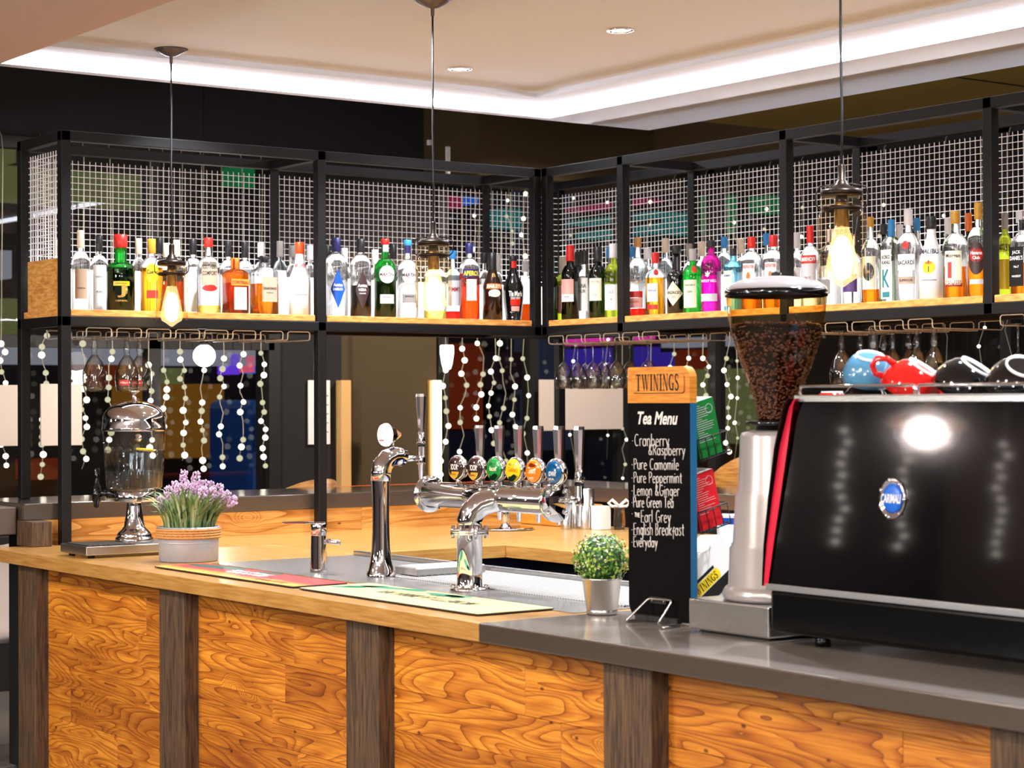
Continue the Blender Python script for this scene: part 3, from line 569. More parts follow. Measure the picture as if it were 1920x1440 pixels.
BOTTLES = [
 (106, 26, 450, 'L', .21, 'std', 'glass_clear', 'cap_cream', 30, None, [], 'clear bottle standing inside the wooden end board at the left shelf end'),
 (151, 34, 432, 'L', .16, 'std', 'glass_clear', 'cap_cream', 33, None, [('r', 24, 56, 50, 'lb_greyb', [('PREMIUM', 14, -8, 'lb_brown', None)])], 'clear bottle with tall cream cap and beige label, first past the left post'),
 (186, 34, 442, 'L', .24, 'std', 'glass_clear', k_, 30, None, [('r', 26, 84, 46, w_, [('VODKA', 16, 20, 'lb_grey', None), ('PURE', 12, -8, 'lb_grey', None)])], 'clear bottle with black cap and white label left of the dark herbal liqueur'),
 (226, 53, 440, 'L', .07, 'squat', 'glass_green', 'cap_red', 25, ('K', .56), [('r', 31, 8, 50, 'lb_yellow', [('JONGSRAU', 26, 0, 'lb_black', 4)]), ('r', 1, 1, 32, None, [('J', 15, 4, 'lb_gold', 24), ('HERBAL', 22, -14, 'lb_gold', 3)])], 'squat green bottle with black liquid, yellow band and red cap'),
 (260, 26, 447, 'L', .25, 'std', 'glass_clear', 'cap_cream', 30, None, [], 'clear bottle with cream cap behind the gold tequila bottle'),
 (284, 42, 448, 'L', .09, 'std', 'glass_clear', 'cap_gold', 28, ('G', .60), [('e', 25, 38, 72, 'lb_yellow', [('Cuervo', 20, 2, 'lb_black', 8)]), ('r', 22, 15, 32, 'lb_red', [])], 'golden tequila bottle with gold cap and yellow oval label'),
 (299, 24, 446, 'L', .27, 'std', 'glass_clear', k_, 30, None, [], 'clear bottle with black cap half hidden behind the golden tequila'),
 (312, 28, 456, 'L', .17, 'std', 'glass_clear', 'cap_cream', 28, ('B', .5), [('r', 24, 20, 70, 'lb_black', [])], 'brown spirit bottle with cream cap and black band left of the lamp cord'),
 (331, 28, 450, 'L', .2, 'std', 'glass_clear', 'cap_cream', 30, ('B', .5), [('r', 24, 20, 70, 'lb_black', [])], 'brown spirit bottle with cream cap and black band right of the lamp cord'),
 (362, 36, 448, 'L', .22, 'std', 'glass_clear', k_, 30, None, [('r', 26, 84, 46, w_, [('VODKA', 16, 18, 'lb_grey', None)])], 'clear black-capped bottle with white label left of the red-capped liqueur'),
 (391, 44, 446, 'L', .08, 'std', 'glass_clear', 'cap_red', 18, ('Y', .10), [('r', 32, 46, 74, 'lb_greyb', [('SOUTHERN', 28, 12, 'lb_black', 8), ('COMFORT', 28, 0, 'lb_black', 8)]), ('e', 30, 13, 46, 'lb_red', [])], 'clear bottle with red cap, beige label and a little amber liquid left'),
 (428, 34, 452, 'L', .22, 'std', 'glass_clear', k_, 30, None, [('r', 26, 84, 46, w_, [])], 'clear black-capped bottle behind the left shoulder of the orange bottle'),
 (441, 54, 484, 'L', .075, 'sq', 'glass_amber', 'cap_orange', 22, ('A', .55), [('r', 26, 42, 28, 'lb_cream', []), ('r', 38, 12, 58, 'lb_gold', [('COINTREAU', 34, 0, 'lb_darkred', 6)])], 'square amber orange-liqueur bottle with orange cap'),
 (459, 34, 454, 'L', .22, 'std', 'glass_clear', k_, 30, None, [('r', 26, 84, 46, w_, [])], 'clear black-capped bottle behind the right shoulder of the orange bottle'),
 (489, 26, 455, 'L', .25, 'std', 'glass_clear', 'cap_white', 27, None, [], 'clear bottle with white cap above the wide black stopper'),
 (495, 58, 480, 'L', .08, 'sq', 'glass_clear', k_, 13, ('A', .52), [('r', 31, 46, 46, 'lb_greyb', [('DISARONNO', 28, 2, 'lb_black', 5), ('ORIGINALE', 14, -6, 'lb_brown', None)])], 'square amaretto bottle with wide black stopper and beige label'),
 (525, 27, 452, 'L', .23, 'std', 'glass_blue', 'cap_grey', 30, None, [('r', 24, 84, 44, w_, [])], 'pale blue bottle with grey cap left of the white peach schnapps'),
 (548, 22, 460, 'L', .26, 'std', 'glass_clear', 'cap_grey', 22, None, [], 'clear bottle with grey cap hidden behind the white peach schnapps'),
 (562, 41, 454, 'L', .075, 'bell', 'frosted_white', 'cap_vermilion', 22, None, [('e', 30, 34, 88, 'lb_silver', [('ARCHERS', 29, 5, 'lb_red', 8)]), ('r', 24, 2, 38, 'lb_grey', [])], 'frosted white schnapps bottle with orange cap and silver oval'),
 (581, 22, 460, 'L', .24, 'std', 'glass_clear', 'cap_white', 28, None, [], 'clear white-capped bottle beside the middle post of the left wing'),
 (613, 22, 460, 'L', .24, 'std', 'glass_clear', k_, 30, None, [], 'clear black-capped bottle just right of the middle post of the left wing'),
 (630, 44, 446, 'L', .08, 'tall', 'glass_clear', 'cap_navy', 27, None, [('d', 29, 74, 50, 'lb_blue', [('Antica', 18, 8, w_, 6), ('SAMBUCA', 19, 0, w_, 5)])], 'clear bottle with navy cap and blue diamond label'),
 (646, 28, 465, 'L', .24, 'std', 'glass_clear', 'cap_white', 30, None, [], 'clear white-capped bottle between the blue and the brown diamond labels'),
 (676, 40, 448, 'L', .08, 'tall', 'glass_clear', k_, 26, ('K', .40), [('d', 29, 74, 50, 'lb_brown', [('Antica', 18, 8, w_, 6), ('NERA', 14, 0, w_, 5), ('LIQUORE', 12, -7, w_, None)])], 'dark liqueur bottle with brown diamond label and black cap'),
 (703, 28, 468, 'L', .24, 'std', 'glass_clear', 'cap_white', 28, None, [], 'clear white-capped bottle left of the green vermouth'),
 (722, 42, 448, 'L', .08, 'std', 'glass_green', 'cap_red', 11, ('B', .46), [('e', 31, 33, 80, w_, [('•', 13, 0, 'lb_red', 13), ('MARTINI', 28, 0, 'lb_black', 6)]), ('r', 28, 17, 34, 'lb_silver', [('ROSSO', 16, 4, 'lb_grey', None)]), ('r', 12, 18, 132, 'lb_silver', [])], 'green vermouth bottle with red cap and round white label'),
 (737, 24, 458, 'L', .26, 'std', 'glass_clear', k_, 28, None, [], 'clear black-capped bottle between the two vermouth bottles'),
 (764, 40, 450, 'L', .08, 'std', 'glass_clear', 'cap_blue', 11, None, [('e', 30, 33, 80, 'lb_silver', [('•', 13, 0, 'lb_red', 13), ('MARTINI', 28, 0, 'lb_black', 6)]), ('r', 28, 17, 36, 'lb_grey', [('BIANCO', 17, 4, 'lb_black', None)]), ('r', 12, 18, 130, 'lb_navy', [])], 'clear vermouth bottle with blue cap and round silver label'),
 (815, 42, 468, 'L', .1, 'std', 'glass_clear', 'cap_gold', 16, ('Y', .12), [], 'clear bottle with a little yellow liquid behind the middle pendant jar'),
 (849, 30, 470, 'L', .19, 'std', 'glass_blue', 'cap_blue', 16, ('R', .13), [('r', 26, 58, 56, 'lb_silver', [("PIMM'S", 24, 2, 'lb_darkred', 9)])], 'bottle with red liquid and silver label right of the middle pendant jar'),
 (880, 38, 456, 'L', .08, 'tall', 'glass_clear', 'cap_navy', 20, ('O', .60), [('r', 36, 16, 86, 'lb_navy', [('APEROL', 32, 0, 'lb_yellow', 9)]), ('r', 20, 40, 55, 'lb_silver', [])], 'orange aperitif bottle with navy label and navy cap'),
 (908, 24, 474, 'L', .24, 'std', 'glass_clear', k_, 20, None, [('r', 18, 60, 50, w_, [])], 'clear black-capped bottle between the orange aperitif and the cream liqueur'),
 (923, 38, 474, 'L', .08, 'bell', 'bottle_brown', k_, 36, None, [('r', 32, 10, 63, 'lb_orange', [('BAILEYS', 29, 0, 'lb_cream', 7)]), ('e', 24, 14, 50, 'lb_cream', []), ('r', 1, 1, 84, None, [('B', 6, 0, 'lb_gold', 7)])], 'dark brown cream-liqueur bottle with orange band and cream oval'),
 (932, 22, 478, 'L', .25, 'std', 'glass_clear', 'cap_white', 30, None, [], 'clear white-capped bottle behind the dark brown cream liqueur'),
 (962, 40, 480, 'L', .08, 'curvy', 'bottle_black', k_, 10, None, [('r', 10, 18, 108, 'lb_red', []), ('r', 1, 1, 50, None, [('Tia Maria', 27, 0, w_, 10), ('COLD BREW', 20, -8, w_, 4)]), ('r', 20, 12, 34, 'lb_red', []), ('r', 16, 9, 22, 'lb_pink', [])], 'curvy black coffee-liqueur bottle with red ribbon on its neck'),
 (985, 22, 490, 'L', .2, 'std', 'glass_clear', 'cap_white', 20, ('B', .3), [], 'clear bottle with brown liquid left of the inner corner post'),
 (1033, 26, 484, 'R', .14, 'wine', 'glass_wine', 'cap_teal', 26, None, [('r', 22, 20, 60, 'lb_pink', []), ('r', 22, 18, 41, w_, [])], 'wine bottle with teal cap right against the inner corner post'),
 (1055, 26, 482, 'R', .2, 'wine', 'glass_olive', 'cap_cream', 30, None, [('r', 20, 52, 42, 'lb_pink', [])], 'wine bottle with cream cap behind the red-capped wine'),
 (1069, 34, 460, 'R', .08, 'wine', 'glass_wine', 'cap_red', 30, None, [('r', 27, 28, 62, 'lb_pink', []), ('r', 27, 14, 41, w_, [('ROSE', 9, 2, 'lb_black', None)])], 'dark green wine bottle with red cap and pink label'),
 (1084, 26, 472, 'R', .22, 'wine', 'glass_wine', k_, 26, None, [], 'dark wine bottle with black cap behind the pink-labelled wine'),
 (1097, 26, 470, 'R', .15, 'wine', 'glass_clear', k_, 26, None, [('r', 20, 62, 48, w_, [('UNA', 14, 16, 'lb_black', 8), ('SUR', 12, 6, 'lb_black', 6)])], 'clear wine bottle with black cap and tall white label'),
 (1121, 34, 463, 'R', .08, 'wine', 'glass_wine', k_, 28, None, [('r', 27, 42, 54, 'lb_cream', [('ESTATE', 16, 14, 'lb_grey', None), ('WINE', 9, -10, 'lb_grey', None)])], 'dark green wine bottle with black cap and cream label'),
 (1143, 22, 463, 'R', .24, 'std', 'glass_blue', 'cap_blue', 20, None, [], 'pale bottle with blue cap left of the narrow bay post'),
 (1150, 34, 457, 'R', .09, 'wine', 'glass_olive', 'cap_white', 27, None, [('r', 27, 48, 38, w_, [('OLI', 12, 10, 'lb_grey', None), ('1:4', 8, -4, 'lb_grey', None)])], 'yellow-green white wine bottle with white cap'),
 (1185, 22, 462, 'R', .24, 'std', 'glass_blue', 'cap_blue', 20, None, [], 'pale bottle with blue cap right of the narrow bay post'),
 (1196, 36, 446, 'R', .1, 'std', 'glass_clear', 'cap_cork', 18, ('R', .10), [('r', 31, 12, 41, 'lb_red', []), ('r', 31, 19, 25, 'lb_pink', [('RASPBERRY', 20, 2, 'lb_red', None)]), ('r', 1, 1, 65, None, [('WHITLEY', 26, 0, 'lb_gold', 7)])], 'clear bottle with cork stopper and red and pink label'),
 (1215, 20, 466, 'R', .24, 'std', 'glass_clear', 'cap_white', 20, None, [], 'clear white-capped bottle behind the orange gin bottle'),
 (1229, 38, 474, 'R', .085, 'std', 'glass_clear', 'cap_red', 20, ('G', .60), [('e', 9, 13, 80, 'lb_red', [], 25), ('r', 22, 34, 42, w_, [('SEVILLA', 16, 4, 'lb_blue', None)]), ('r', 22, 9, 15, 'lb_red', [])], 'orange gin bottle with short red cap and red seal'),
 (1248, 30, 447, 'R', .22, 'std', 'glass_blue', 'cap_cream', 27, None, [], 'bluish bottle with tall cream cap left of the black diamond-label bottle'),
 (1268, 36, 460, 'R', .085, 'squat', 'bottle_black', k_, 16, None, [('d', 38, 46, 38, 'lb_cream', [("HENDRICK'S", 30, 2, 'lb_black', 6), ('GIN', 9, -6, 'lb_grey', None)])], 'squat black gin bottle with cream diamond label'),
 (1292, 24, 457, 'R', .24, 'std', 'glass_clear', 'cap_grey', 24, None, [], 'clear grey-capped bottle behind the green gin bottle'),
 (1299, 38, 467, 'R', .09, 'std', 'glass_green', 'cap_silver', 22, None, [('e', 10, 14, 82, 'lb_red', [], 30), ('r', 27, 52, 36, 'lb_cream', [('TANQUERAY', 22, 16, 'lb_green', 4), ('GIN', 10, 4, 'lb_green', None)])], 'bright green gin bottle with silver cap and red seal'),
 (1316, 26, 453, 'R', .22, 'std', 'glass_clear', 'cap_cream', 28, None, [], 'clear cream-capped bottle between the green and magenta gin bottles'),
 (1333, 38, 451, 'R', .085, 'tall', 'glass_magenta', k_, 14, None, [('r', 37, 14, 27, 'lb_silver', []), ('r', 1, 1, 58, None, [('WHITLEY NEILL', 34, 0, w_, 5), ('*', 9, 12, w_, None)])], 'magenta gin bottle with black cap and white lettering'),
 (1358, 30, 444, 'R', .19, 'tall', 'glass_blue', 'cap_blue', 22, None, [], 'pale blue bottle with sky-blue cap behind the sapphire gin'),
 (1375, 38, 466, 'R', .085, 'sq', 'glass_sapphire', k_, 14, None, [('r', 22, 66, 42, 'lb_cream', [('BOMBAY', 18, 24, 'lb_blue', 4), ('GIN', 10, -12, 'lb_blue', None)])], 'sapphire-blue gin bottle with black cap and narrow label'),
 (1389, 24, 448, 'R', .24, 'std', 'glass_clear', 'cap_cream', 28, None, [], 'clear cream-capped bottle between the sapphire and first red-capped gin'),
 (1409, 40, 444, 'R', .085, 'tall', 'glass_clear', 'cap_red', 22, ('A', .26), [('r', 24, 64, 54, w_, [('BEEFEATER', 21, 26, 'lb_red', 6), ('PINK', 8, -24, 'lb_red', None)]), ('r', 24, 9, 31, 'lb_red', []), ('e', 8, 20, 60, 'lb_orange', [])], 'clear gin bottle with red cap and white label, left of two alike'),
 (1437, 24, 438, 'R', .24, 'std', 'glass_clear', 'cap_blue', 22, None, [], 'clear blue-capped bottle between the two red-capped gins'),
 (1450, 40, 441, 'R', .085, 'tall', 'glass_clear', 'cap_red', 22, ('A', .24), [('r', 24, 64, 54, w_, [('BEEFEATER', 21, 26, 'lb_red', 6)]), ('r', 24, 9, 31, 'lb_red', []), ('e', 8, 20, 60, 'lb_orange', [])], 'clear gin bottle with red cap and white label, against the tall post'),
 (1494, 24, 436, 'R', .2, 'std', 'glass_clear', 'cap_white', 30, None, [('r', 20, 60, 48, w_, [('No 3', 12, 4, 'lb_grey', None)])], 'clear white-capped bottle just right of the tall post'),
 (1519, 36, 423, 'R', .085, 'std', 'glass_clear', 'cap_red', 33, None, [('r', 34, 15, 88, 'lb_red', [('SMIRNOFF', 30, 0, w_, 8)]), ('r', 32, 56, 52, 'lb_silver', [('No 21', 12, 2, 'lb_darkred', None), ('VODKA', 16, -8, 'lb_darkred', None)])], 'clear vodka bottle with tall red cap and red band'),
 (1557, 42, 430, 'R', .13, 'sq', 'glass_clear', 'cap_white', 24, None, [('r', 30, 28, 36, 'lb_grey', [])], 'square clear bottle with grey label behind the right pendant jar'),
 (1597, 36, 440, 'R', .11, 'std', 'glass_clear', 'cap_gold', 20, None, [('r', 30, 34, 40, 'lb_purple', [('RUM', 12, 4, 'lb_orange', None)])], 'clear bottle with purple label right of the right pendant bulb'),
 (1632, 34, 407, 'R', .085, 'std', 'glass_clear', 'cap_gold', 19, ('A', .16), [('r', 28, 62, 56, 'lb_cream', []), ('e', 22, 34, 58, 'lb_black', [('X', 8, 0, 'lb_gold', None)])], 'rum bottle with dark gold cap and black oval on cream label'),
 (1657, 22, 420, 'R', .24, 'wine', 'glass_bottle_green', k_, 20, None, [], 'dark green bottle with black cap behind the coconut rum'),
 (1671, 38, 412, 'R', .095, 'sq', 'glass_clear', 'cap_blue', 34, None, [('r', 26, 92, 52, w_, [('KOKO', 20, 32, 'lb_black', 7), ('KANU', 20, 22, 'lb_black', 7), ('K', 18, -8, 'lb_teal', 34), ('—', 18, -38, 'lb_teal', 10)])], 'square clear coconut rum bottle with blue cap and white label'),
 (1687, 22, 421, 'R', .24, 'std', 'glass_clear', 'cap_white', 28, None, [], 'clear white-capped bottle left of the tallest white-rum bottle'),
 (1703, 44, 393, 'R', .085, 'std', 'glass_clear', 'cap_white', 30, None, [('r', 36, 30, 72, w_, [('BACARDÍ', 33, 0, 'lb_black', 10)]), ('e', 13, 16, 104, 'lb_red', []), ('r', 36, 14, 38, 'lb_greyb', [('SUPERIOR', 26, 0, 'lb_brown', None)])], 'tall white-rum bottle with white cap and red seal'),
 (1719, 24, 409, 'R', .24, 'std', 'glass_clear', 'cap_blue', 24, None, [], 'clear blue-capped bottle behind the tall white-rum bottle'),
 (1746, 46, 406, 'R', .085, 'bell', 'frosted_white', k_, 24, None, [('r', 1, 1, 90, None, [('MALIBU', 36, 0, 'lb_black', 9)]), ('e', 24, 24, 60, 'lb_yellow', []), ('e', 13, 6, 68, 'lb_orange', []), ('r', 2, 22, 62, 'lb_brown', []), ('r', 30, 2, 36, 'lb_grey', [])], 'opaque white coconut-rum bottle with dark cap and yellow sun'),
 (1777, 22, 409, 'R', .24, 'std', 'glass_clear', 'cap_white', 30, None, [], 'clear white-capped bottle right of the opaque white bottle'),
 (1791, 46, 396, 'R', .085, 'std', 'glass_clear', 'cap_gold', 24, ('A', .36), [('r', 34, 60, 58, 'lb_cream', [('Morgan', 28, 20, 'lb_brown', 9)]), ('r', 36, 12, 27, 'lb_darkred', [('SPICED GOLD', 31, 0, 'lb_cream', 5)]), ('r', 8, 30, 52, 'lb_red', [], -14)], 'amber spiced-rum bottle with gold cap and cream label'),
 (1816, 24, 400, 'R', .22, 'wine', 'glass_bottle_green', 'cap_orange', 34, None, [], 'dark green bottle with orange cap behind the spiced rum'),
 (1834, 40, 380, 'R', .085, 'std', 'glass_clear', 'cap_gold', 32, ('A', .38), [('e', 34, 62, 72, 'lb_brown', []), ('e', 26, 28, 78, 'lb_red', [('Havana', 22, 4, w_, 7), ('Club', 14, -5, w_, 6)]), ('r', 28, 9, 28, 'lb_silver', [])], 'amber rum bottle with gold cap and red disc against the right post'),
 (1884, 28, 400, 'R', .1, 'wine', 'glass_olive', 'cap_grey', 30, None, [('r', 22, 56, 40, 'lb_yellow', [])], 'yellow-green bottle with grey cap right of the right post'),
 (1911, 22, 396, 'R', .24, 'std', 'glass_clear', 'cap_white', 22, None, [], 'clear white-capped bottle at the right edge behind the whiskey'),
 (1917, 46, 412, 'R', .085, 'sq', 'glass_clear', k_, 20, ('A', .42), [('r', 34, 74, 52, 'lb_black', [("JACK", 20, 26, w_, 8), ("DANIEL'S", 30, 16, w_, 8), ('No.7', 12, 0, w_, None), ('WHISKEY', 22, -18, w_, 4)])], 'square whiskey bottle with black label at the right edge'),
]
for r in BOTTLES: bottle(*r)
# ---------------------------------------------------------------- pendant jar lamps
thin('jar_glass', (1., .95, .83), (.80, .62, .34), ior=1.4); m_, n_, l_ = nt('bulb_glass'); n_.remove(n_['Principled BSDF']); a_ = n_.new('ShaderNodeBsdfTransparent'); a_.inputs[0].default_value = (1, .88, .62, 1); e_ = n_.new('ShaderNodeEmission'); e_.inputs[0].default_value = (1, .74, .38, 1); e_.inputs[1].default_value = .55; s_ = n_.new('ShaderNodeAddShader'); l_.new(a_.outputs[0], s_.inputs[0]); l_.new(e_.outputs[0], s_.inputs[1]); l_.new(s_.outputs[0], n_['Material Output'].inputs[0]); m_.cycles.emission_sampling = 'NONE'
mat('bronze_dark', '#2a1f17', .35, .8); mat('cord_black', '#0e0c0c', .7); mat('canopy_grey', '#5d534f', .35, .6); mat('brass', '#8a6a3c', .3, .9)
def pendant(px, py, label):
    P = up(px, py, 'z', 1.762); t = thing('pendant_lamp', label, 'pendant lamp', P, math.radians(-40), 'jar pendant lamps over the bar')
    b = MB(); b.lathe([(.059, .012), (.0615, .022), (.0615, .165), (.058, .178), (.050, .186), (.049, .192), (.055, .199), (.056, .214), (.051, .222), (.049, .228)], 'jar_glass', 40, cap=False); b.done('glass_jar', t)
    b = MB(); b.lathe([(.0505, .184), (.053, .186), (.053, .193), (.0505, .195)], 'bronze_dark', 32, cap=False); b.lathe([(.0505, .222), (.055, .224), (.055, .234), (.050, .240), (.025, .246), (.016, .256), (.014, .262), (.0105, .264), (.0105, .30), (.006, .306)], 'bronze_dark', 32)
    b.tube([(.054, 0, .188), (.066, 0, .20), (.068, 0, .225), (.062, 0, .247), (.03, 0, .253), (.012, 0, .254)], .0022, 'bronze_dark', 6); b.tube([(-.054, 0, .188), (-.066, 0, .20), (-.067, 0, .225), (-.058, 0, .247), (-.012, 0, .254)], .0022, 'bronze_dark', 6); b.done('lid', t)
    b = MB(); b.lathe([(.019, .142), (.019, .20), (.015, .222)], 'brass', 20); b.done('lamp_holder', t)
    b = MB(); b.lathe([(.018, .142), (.026, .115), (.038, .06), (.043, .026), (.038, .010), (.020, -.001), (.006, -.012), (0, -.014)], 'bulb_glass', 28, cap=False); g = b.done('bulb', t)
    b = MB(); b.lathe([(.010, .118), (.019, .105), (.027, .075), (.028, .05), (.022, .018), (.006, .006)], 'bulb_glow', 16); b.done('filament', g)
    b = MB(); zt = 2.82-P.z; b.tube([(0, 0, .30), (.002, 0, .45), (-.001, 0, .62), (.0, .001, .8), (0, 0, zt-.03)], .0034, 'cord_black', 8); b.done('cord', t)
    b = MB(); b.lathe([(.006, zt-.055), (.007, zt-.03), (.022, zt-.026), (.055, zt-.010), (.066, zt-.001)], 'canopy_grey', 32); b.done('ceiling_rose', t)
    lamp('pendant_light', 'POINT', (P.x, P.y, P.z+.055), 16, (1, .80, .55), .03)
pendant(322, 606, 'jar pendant lamp before the left gantry bay, its ceiling rose in view')
pendant(813, 584, 'jar pendant lamp hanging in the middle, before the bottle with yellow liquid')
pendant(1579, 529, 'nearest and largest jar pendant lamp, hanging before the right gantry wing')
# ---------------------------------------------------------------- wire glass racks and hanging glasses
def real_glass(name, col=(1, 1, 1), ior=1.45):
    m, n, l = nt(name); n.remove(n['Principled BSDF']); g = n.new('ShaderNodeBsdfGlass'); g.inputs['IOR'].default_value = ior; g.inputs['Roughness'].default_value = 0; g.inputs[0].default_value = col+(1,)
    t = n.new('ShaderNodeBsdfTransparent'); t.inputs[0].default_value = (.9, .9, .9, 1); lp = n.new('ShaderNodeMixShader'); lp.inputs[0].default_value = .35
    l.new(g.outputs[0], lp.inputs[1]); l.new(t.outputs[0], lp.inputs[2]); l.new(lp.outputs[0], n['Material Output'].inputs[0])
thin('goblet_glass', (.96, .96, .95), (.30, .30, .30), ior=1.7)
ZB = 1.712
def rack(wing, s0, s1, n, label):
    """n wire loops from s0 to s1 along the wing; glass feet slide between neighbouring loops"""
    w_ = (s1-s0)/n; t = thing('glass_rack', label, 'glass rack', ((s0+s1)/2, .2, ZR) if wing == 'L' else (.2, (s0+s1)/2, ZR), 0, 'wire glass racks under the gantry')
    def W(a, d, z): return (a-(s0+s1)/2, d-.2, z-ZR) if wing == 'L' else (d-.2, a-(s0+s1)/2, z-ZR)
    for i in range(n):
        a, e = s0+w_*i+w_*.09*(1 if w_ > 0 else 1), s0+w_*(i+1)-w_*.09; b = MB()
        zt = ZR-.003; d0, d1 = .03, .41
        b.tube([W(a, d0+.012, ZB), W(a, d0+.003, ZB+.003), W(a, d0, ZB+.012), W(a, d0, zt-.006), W(a*.92+e*.08, d0, zt), W(a*.08+e*.92, d0, zt), W(e, d0, zt-.006), W(e, d0, ZB+.012), W(e, d0+.003, ZB+.003), W(e, d0+.012, ZB), W(e, d1-.01, ZB), W(e, d1, ZB+.01), W(e, d1, zt-.006), W(a*.08+e*.92, d1, zt), W(a*.92+e*.08, d1, zt), W(a, d1, zt-.006), W(a, d1, ZB+.01), W(a, d1-.01, ZB)], .0026, 'wire_cream', 6, closed=True)
        b.done('wire_loop', t)
rack('L', -2.185, -1.17, 8, 'wire glass rack under the left wing, three goblets at its left end')
rack('R', 0, -.79, 6, 'wire glass rack by the inner corner, full of long-stemmed wine glasses')
rack('R', -1.60, -2.30, 5, 'wire glass rack above the coffee machine, full of short-stemmed goblets')
rack('R', -2.585, -3.1, 4, 'wire glass rack at the right edge with one wine glass')
GOB = [(.037, .004), (.037, .0005), (.010, -.004), (.0085, -.02), (.011, -.035), (.0145, -.048), (.0105, -.062), (.012, -.072), (.030, -.098), (.045, -.135), (.048, -.160), (.044, -.195), (.039, -.215)]
WIN = [(.034, .004), (.034, .0005), (.006, -.004), (.004, -.02), (.0038, -.075), (.006, -.085), (.022, -.100), (.036, -.125), (.041, -.150), (.039, -.18), (.034, -.205)]
def glass_mesh(P, mtl='goblet_glass'):
    b = MB(); k = [i for i, p in enumerate(P) if p[1] < -.06][0]; inn = [(max(r-.0016, .0), z) for r, z in P[k+1:]]
    b.lathe(P+[(r, z) for r, z in reversed(inn)]+[(0, P[k+1][1]+.001)], mtl, 28, cap=False); return b
gob = glass_mesh(GOB).done('bowl'); gme = gob.data; bpy.data.objects.remove(gob); wob = glass_mesh(WIN).done('bowl'); wme = wob.data; bpy.data.objects.remove(wob)
def hang(px, wing, d, label, me=gme, name='goblet', red=False, sc=1.0, grp=''):
    ax = 'y' if wing == 'L' else 'x'; P = up(px, 633, ax, d); P.z = ZB+.003
    t = thing(name, label, 'glass', P, 0, grp); t.scale = (sc, sc, sc)
    o = bpy.data.objects.new('glass_body', me); COL.objects.link(o); o.parent = t
    if red:
        b = MB(); V, F = strip(.040, .022); b.curved(V, F, 'lb_red', .046, math.radians(230), -.18, .0015); V, F, asp = text_geo('STELLA', .02); b.curved([(x*.03, y*.007) for x, y in V], F, 'lb_white', .046, math.radians(230), -.18, .0024); b.done('emblem', t)
g1, g2, g3 = 'goblets in the left rack', 'wine glasses in the corner rack', 'goblets above the coffee machine'
for px, d, lb in ((177, .10, 'short-stemmed goblet hanging alone at the left end of the left rack'), (238, .10, 'goblet with red emblem, left of the touching pair in the left rack'), (262, .18, 'goblet on the right of the touching pair in the left rack')): hang(px, 'L', d, lb, red=px != 177, grp=g1)
for px, d in ((1057, .08), (1083, .2), (1098, .30), (1112, .1), (1130, .22), (1143, .34), (1156, .1), (1181, .2), (1215, .1)): hang(px, 'R', d, 'wine glass hanging upside down in the crowded corner rack' if px > 1057 else 'wine glass hanging at the left end of the corner rack', wme, 'wine_glass', grp=g2)
for px, d, lb in ((1578, .08, 'goblet hanging first in the right rack, beside the bean hopper'), (1613, .22, 'goblet hanging farther back, second in the right rack'), (1638, .05, 'goblet hanging third in the right rack, over the blue cup'), (1657, .33, 'goblet hanging at the back of the right rack, between two nearer ones'), (1673, .17, 'goblet hanging over the red cup handle'), (1704, .30, 'goblet half hidden behind the one over the red cup'), (1719, .12, 'goblet hanging over the tilted red cup'), (1752, .10, 'goblet hanging last on the right of the full right rack')): hang(px, 'R', d, lb, grp=g3)
hang(1909, 'R', .1, 'long-stemmed wine glass hanging at the right edge', wme, 'wine_glass', sc=1.15, grp=g3)
# ---------------------------------------------------------------- things on the counter
def on(px, py, z=CZ): return up(px, py, 'z', z)
# --- bar mats
mat('mat_rubber', '#2a2320', .6); mat('mat_cream', '#c4b878', .45, var=.06, vscale=12); mat('mat_leaf', '#1c7a5a', .45); mat('mat_leaf_dark', '#123f34', .45)
m, n, l = nt('mat_red'); p = n['Principled BSDF']; p.inputs['Roughness'].default_value = .45
tc = n.new('ShaderNodeTexCoord'); nz = n.new('ShaderNodeTexNoise'); nz.inputs['Scale'].default_value = 5; l.new(tc.outputs['Object'], nz.inputs['Vector'])
sx = n.new('ShaderNodeSeparateXYZ'); l.new(tc.outputs['Object'], sx.inputs[0]); mp = n.new('ShaderNodeMapRange'); mp.inputs[1].default_value = -.085; mp.inputs[2].default_value = .03; l.new(sx.outputs[0], mp.inputs[0])
ad = n.new('ShaderNodeMath'); l.new(mp.outputs[0], ad.inputs[0]); sb = n.new('ShaderNodeMath'); sb.operation = 'MULTIPLY_ADD'; sb.inputs[1].default_value = 1.2; sb.inputs[2].default_value = -.6; l.new(nz.outputs['Fac'], sb.inputs[0]); l.new(sb.outputs[0], ad.inputs[1])
rp = n.new('ShaderNodeValToRGB'); rp.color_ramp.elements[0].color = S('#e79a2c'); rp.color_ramp.elements[1].color = S('#c81d17'); rp.color_ramp.elements[1].position = .55; l.new(ad.outputs[0], rp.inputs[0]); l.new(rp.outputs[0], p.inputs['Base Color'])
def barmat(x0, x1, y0, y1, label, base, deco):
    t = thing('bar_mat', label, 'bar mat', ((x0+x1)/2, (y0+y1)/2, CZ+.0028), 0, 'printed bar mats along the counter edge')
    w_, h_ = x1-x0, y1-y0; b = MB(); b.prism(rrect(w_, h_, .012), 0, .003, 'mat_rubber'); b.done('rubber_base', t)
    b = MB(); b.prism(rrect(w_-.006, h_-.006, .01), .003, .0036, base)
    deco(b, w_, h_); b.done('print', t); return t
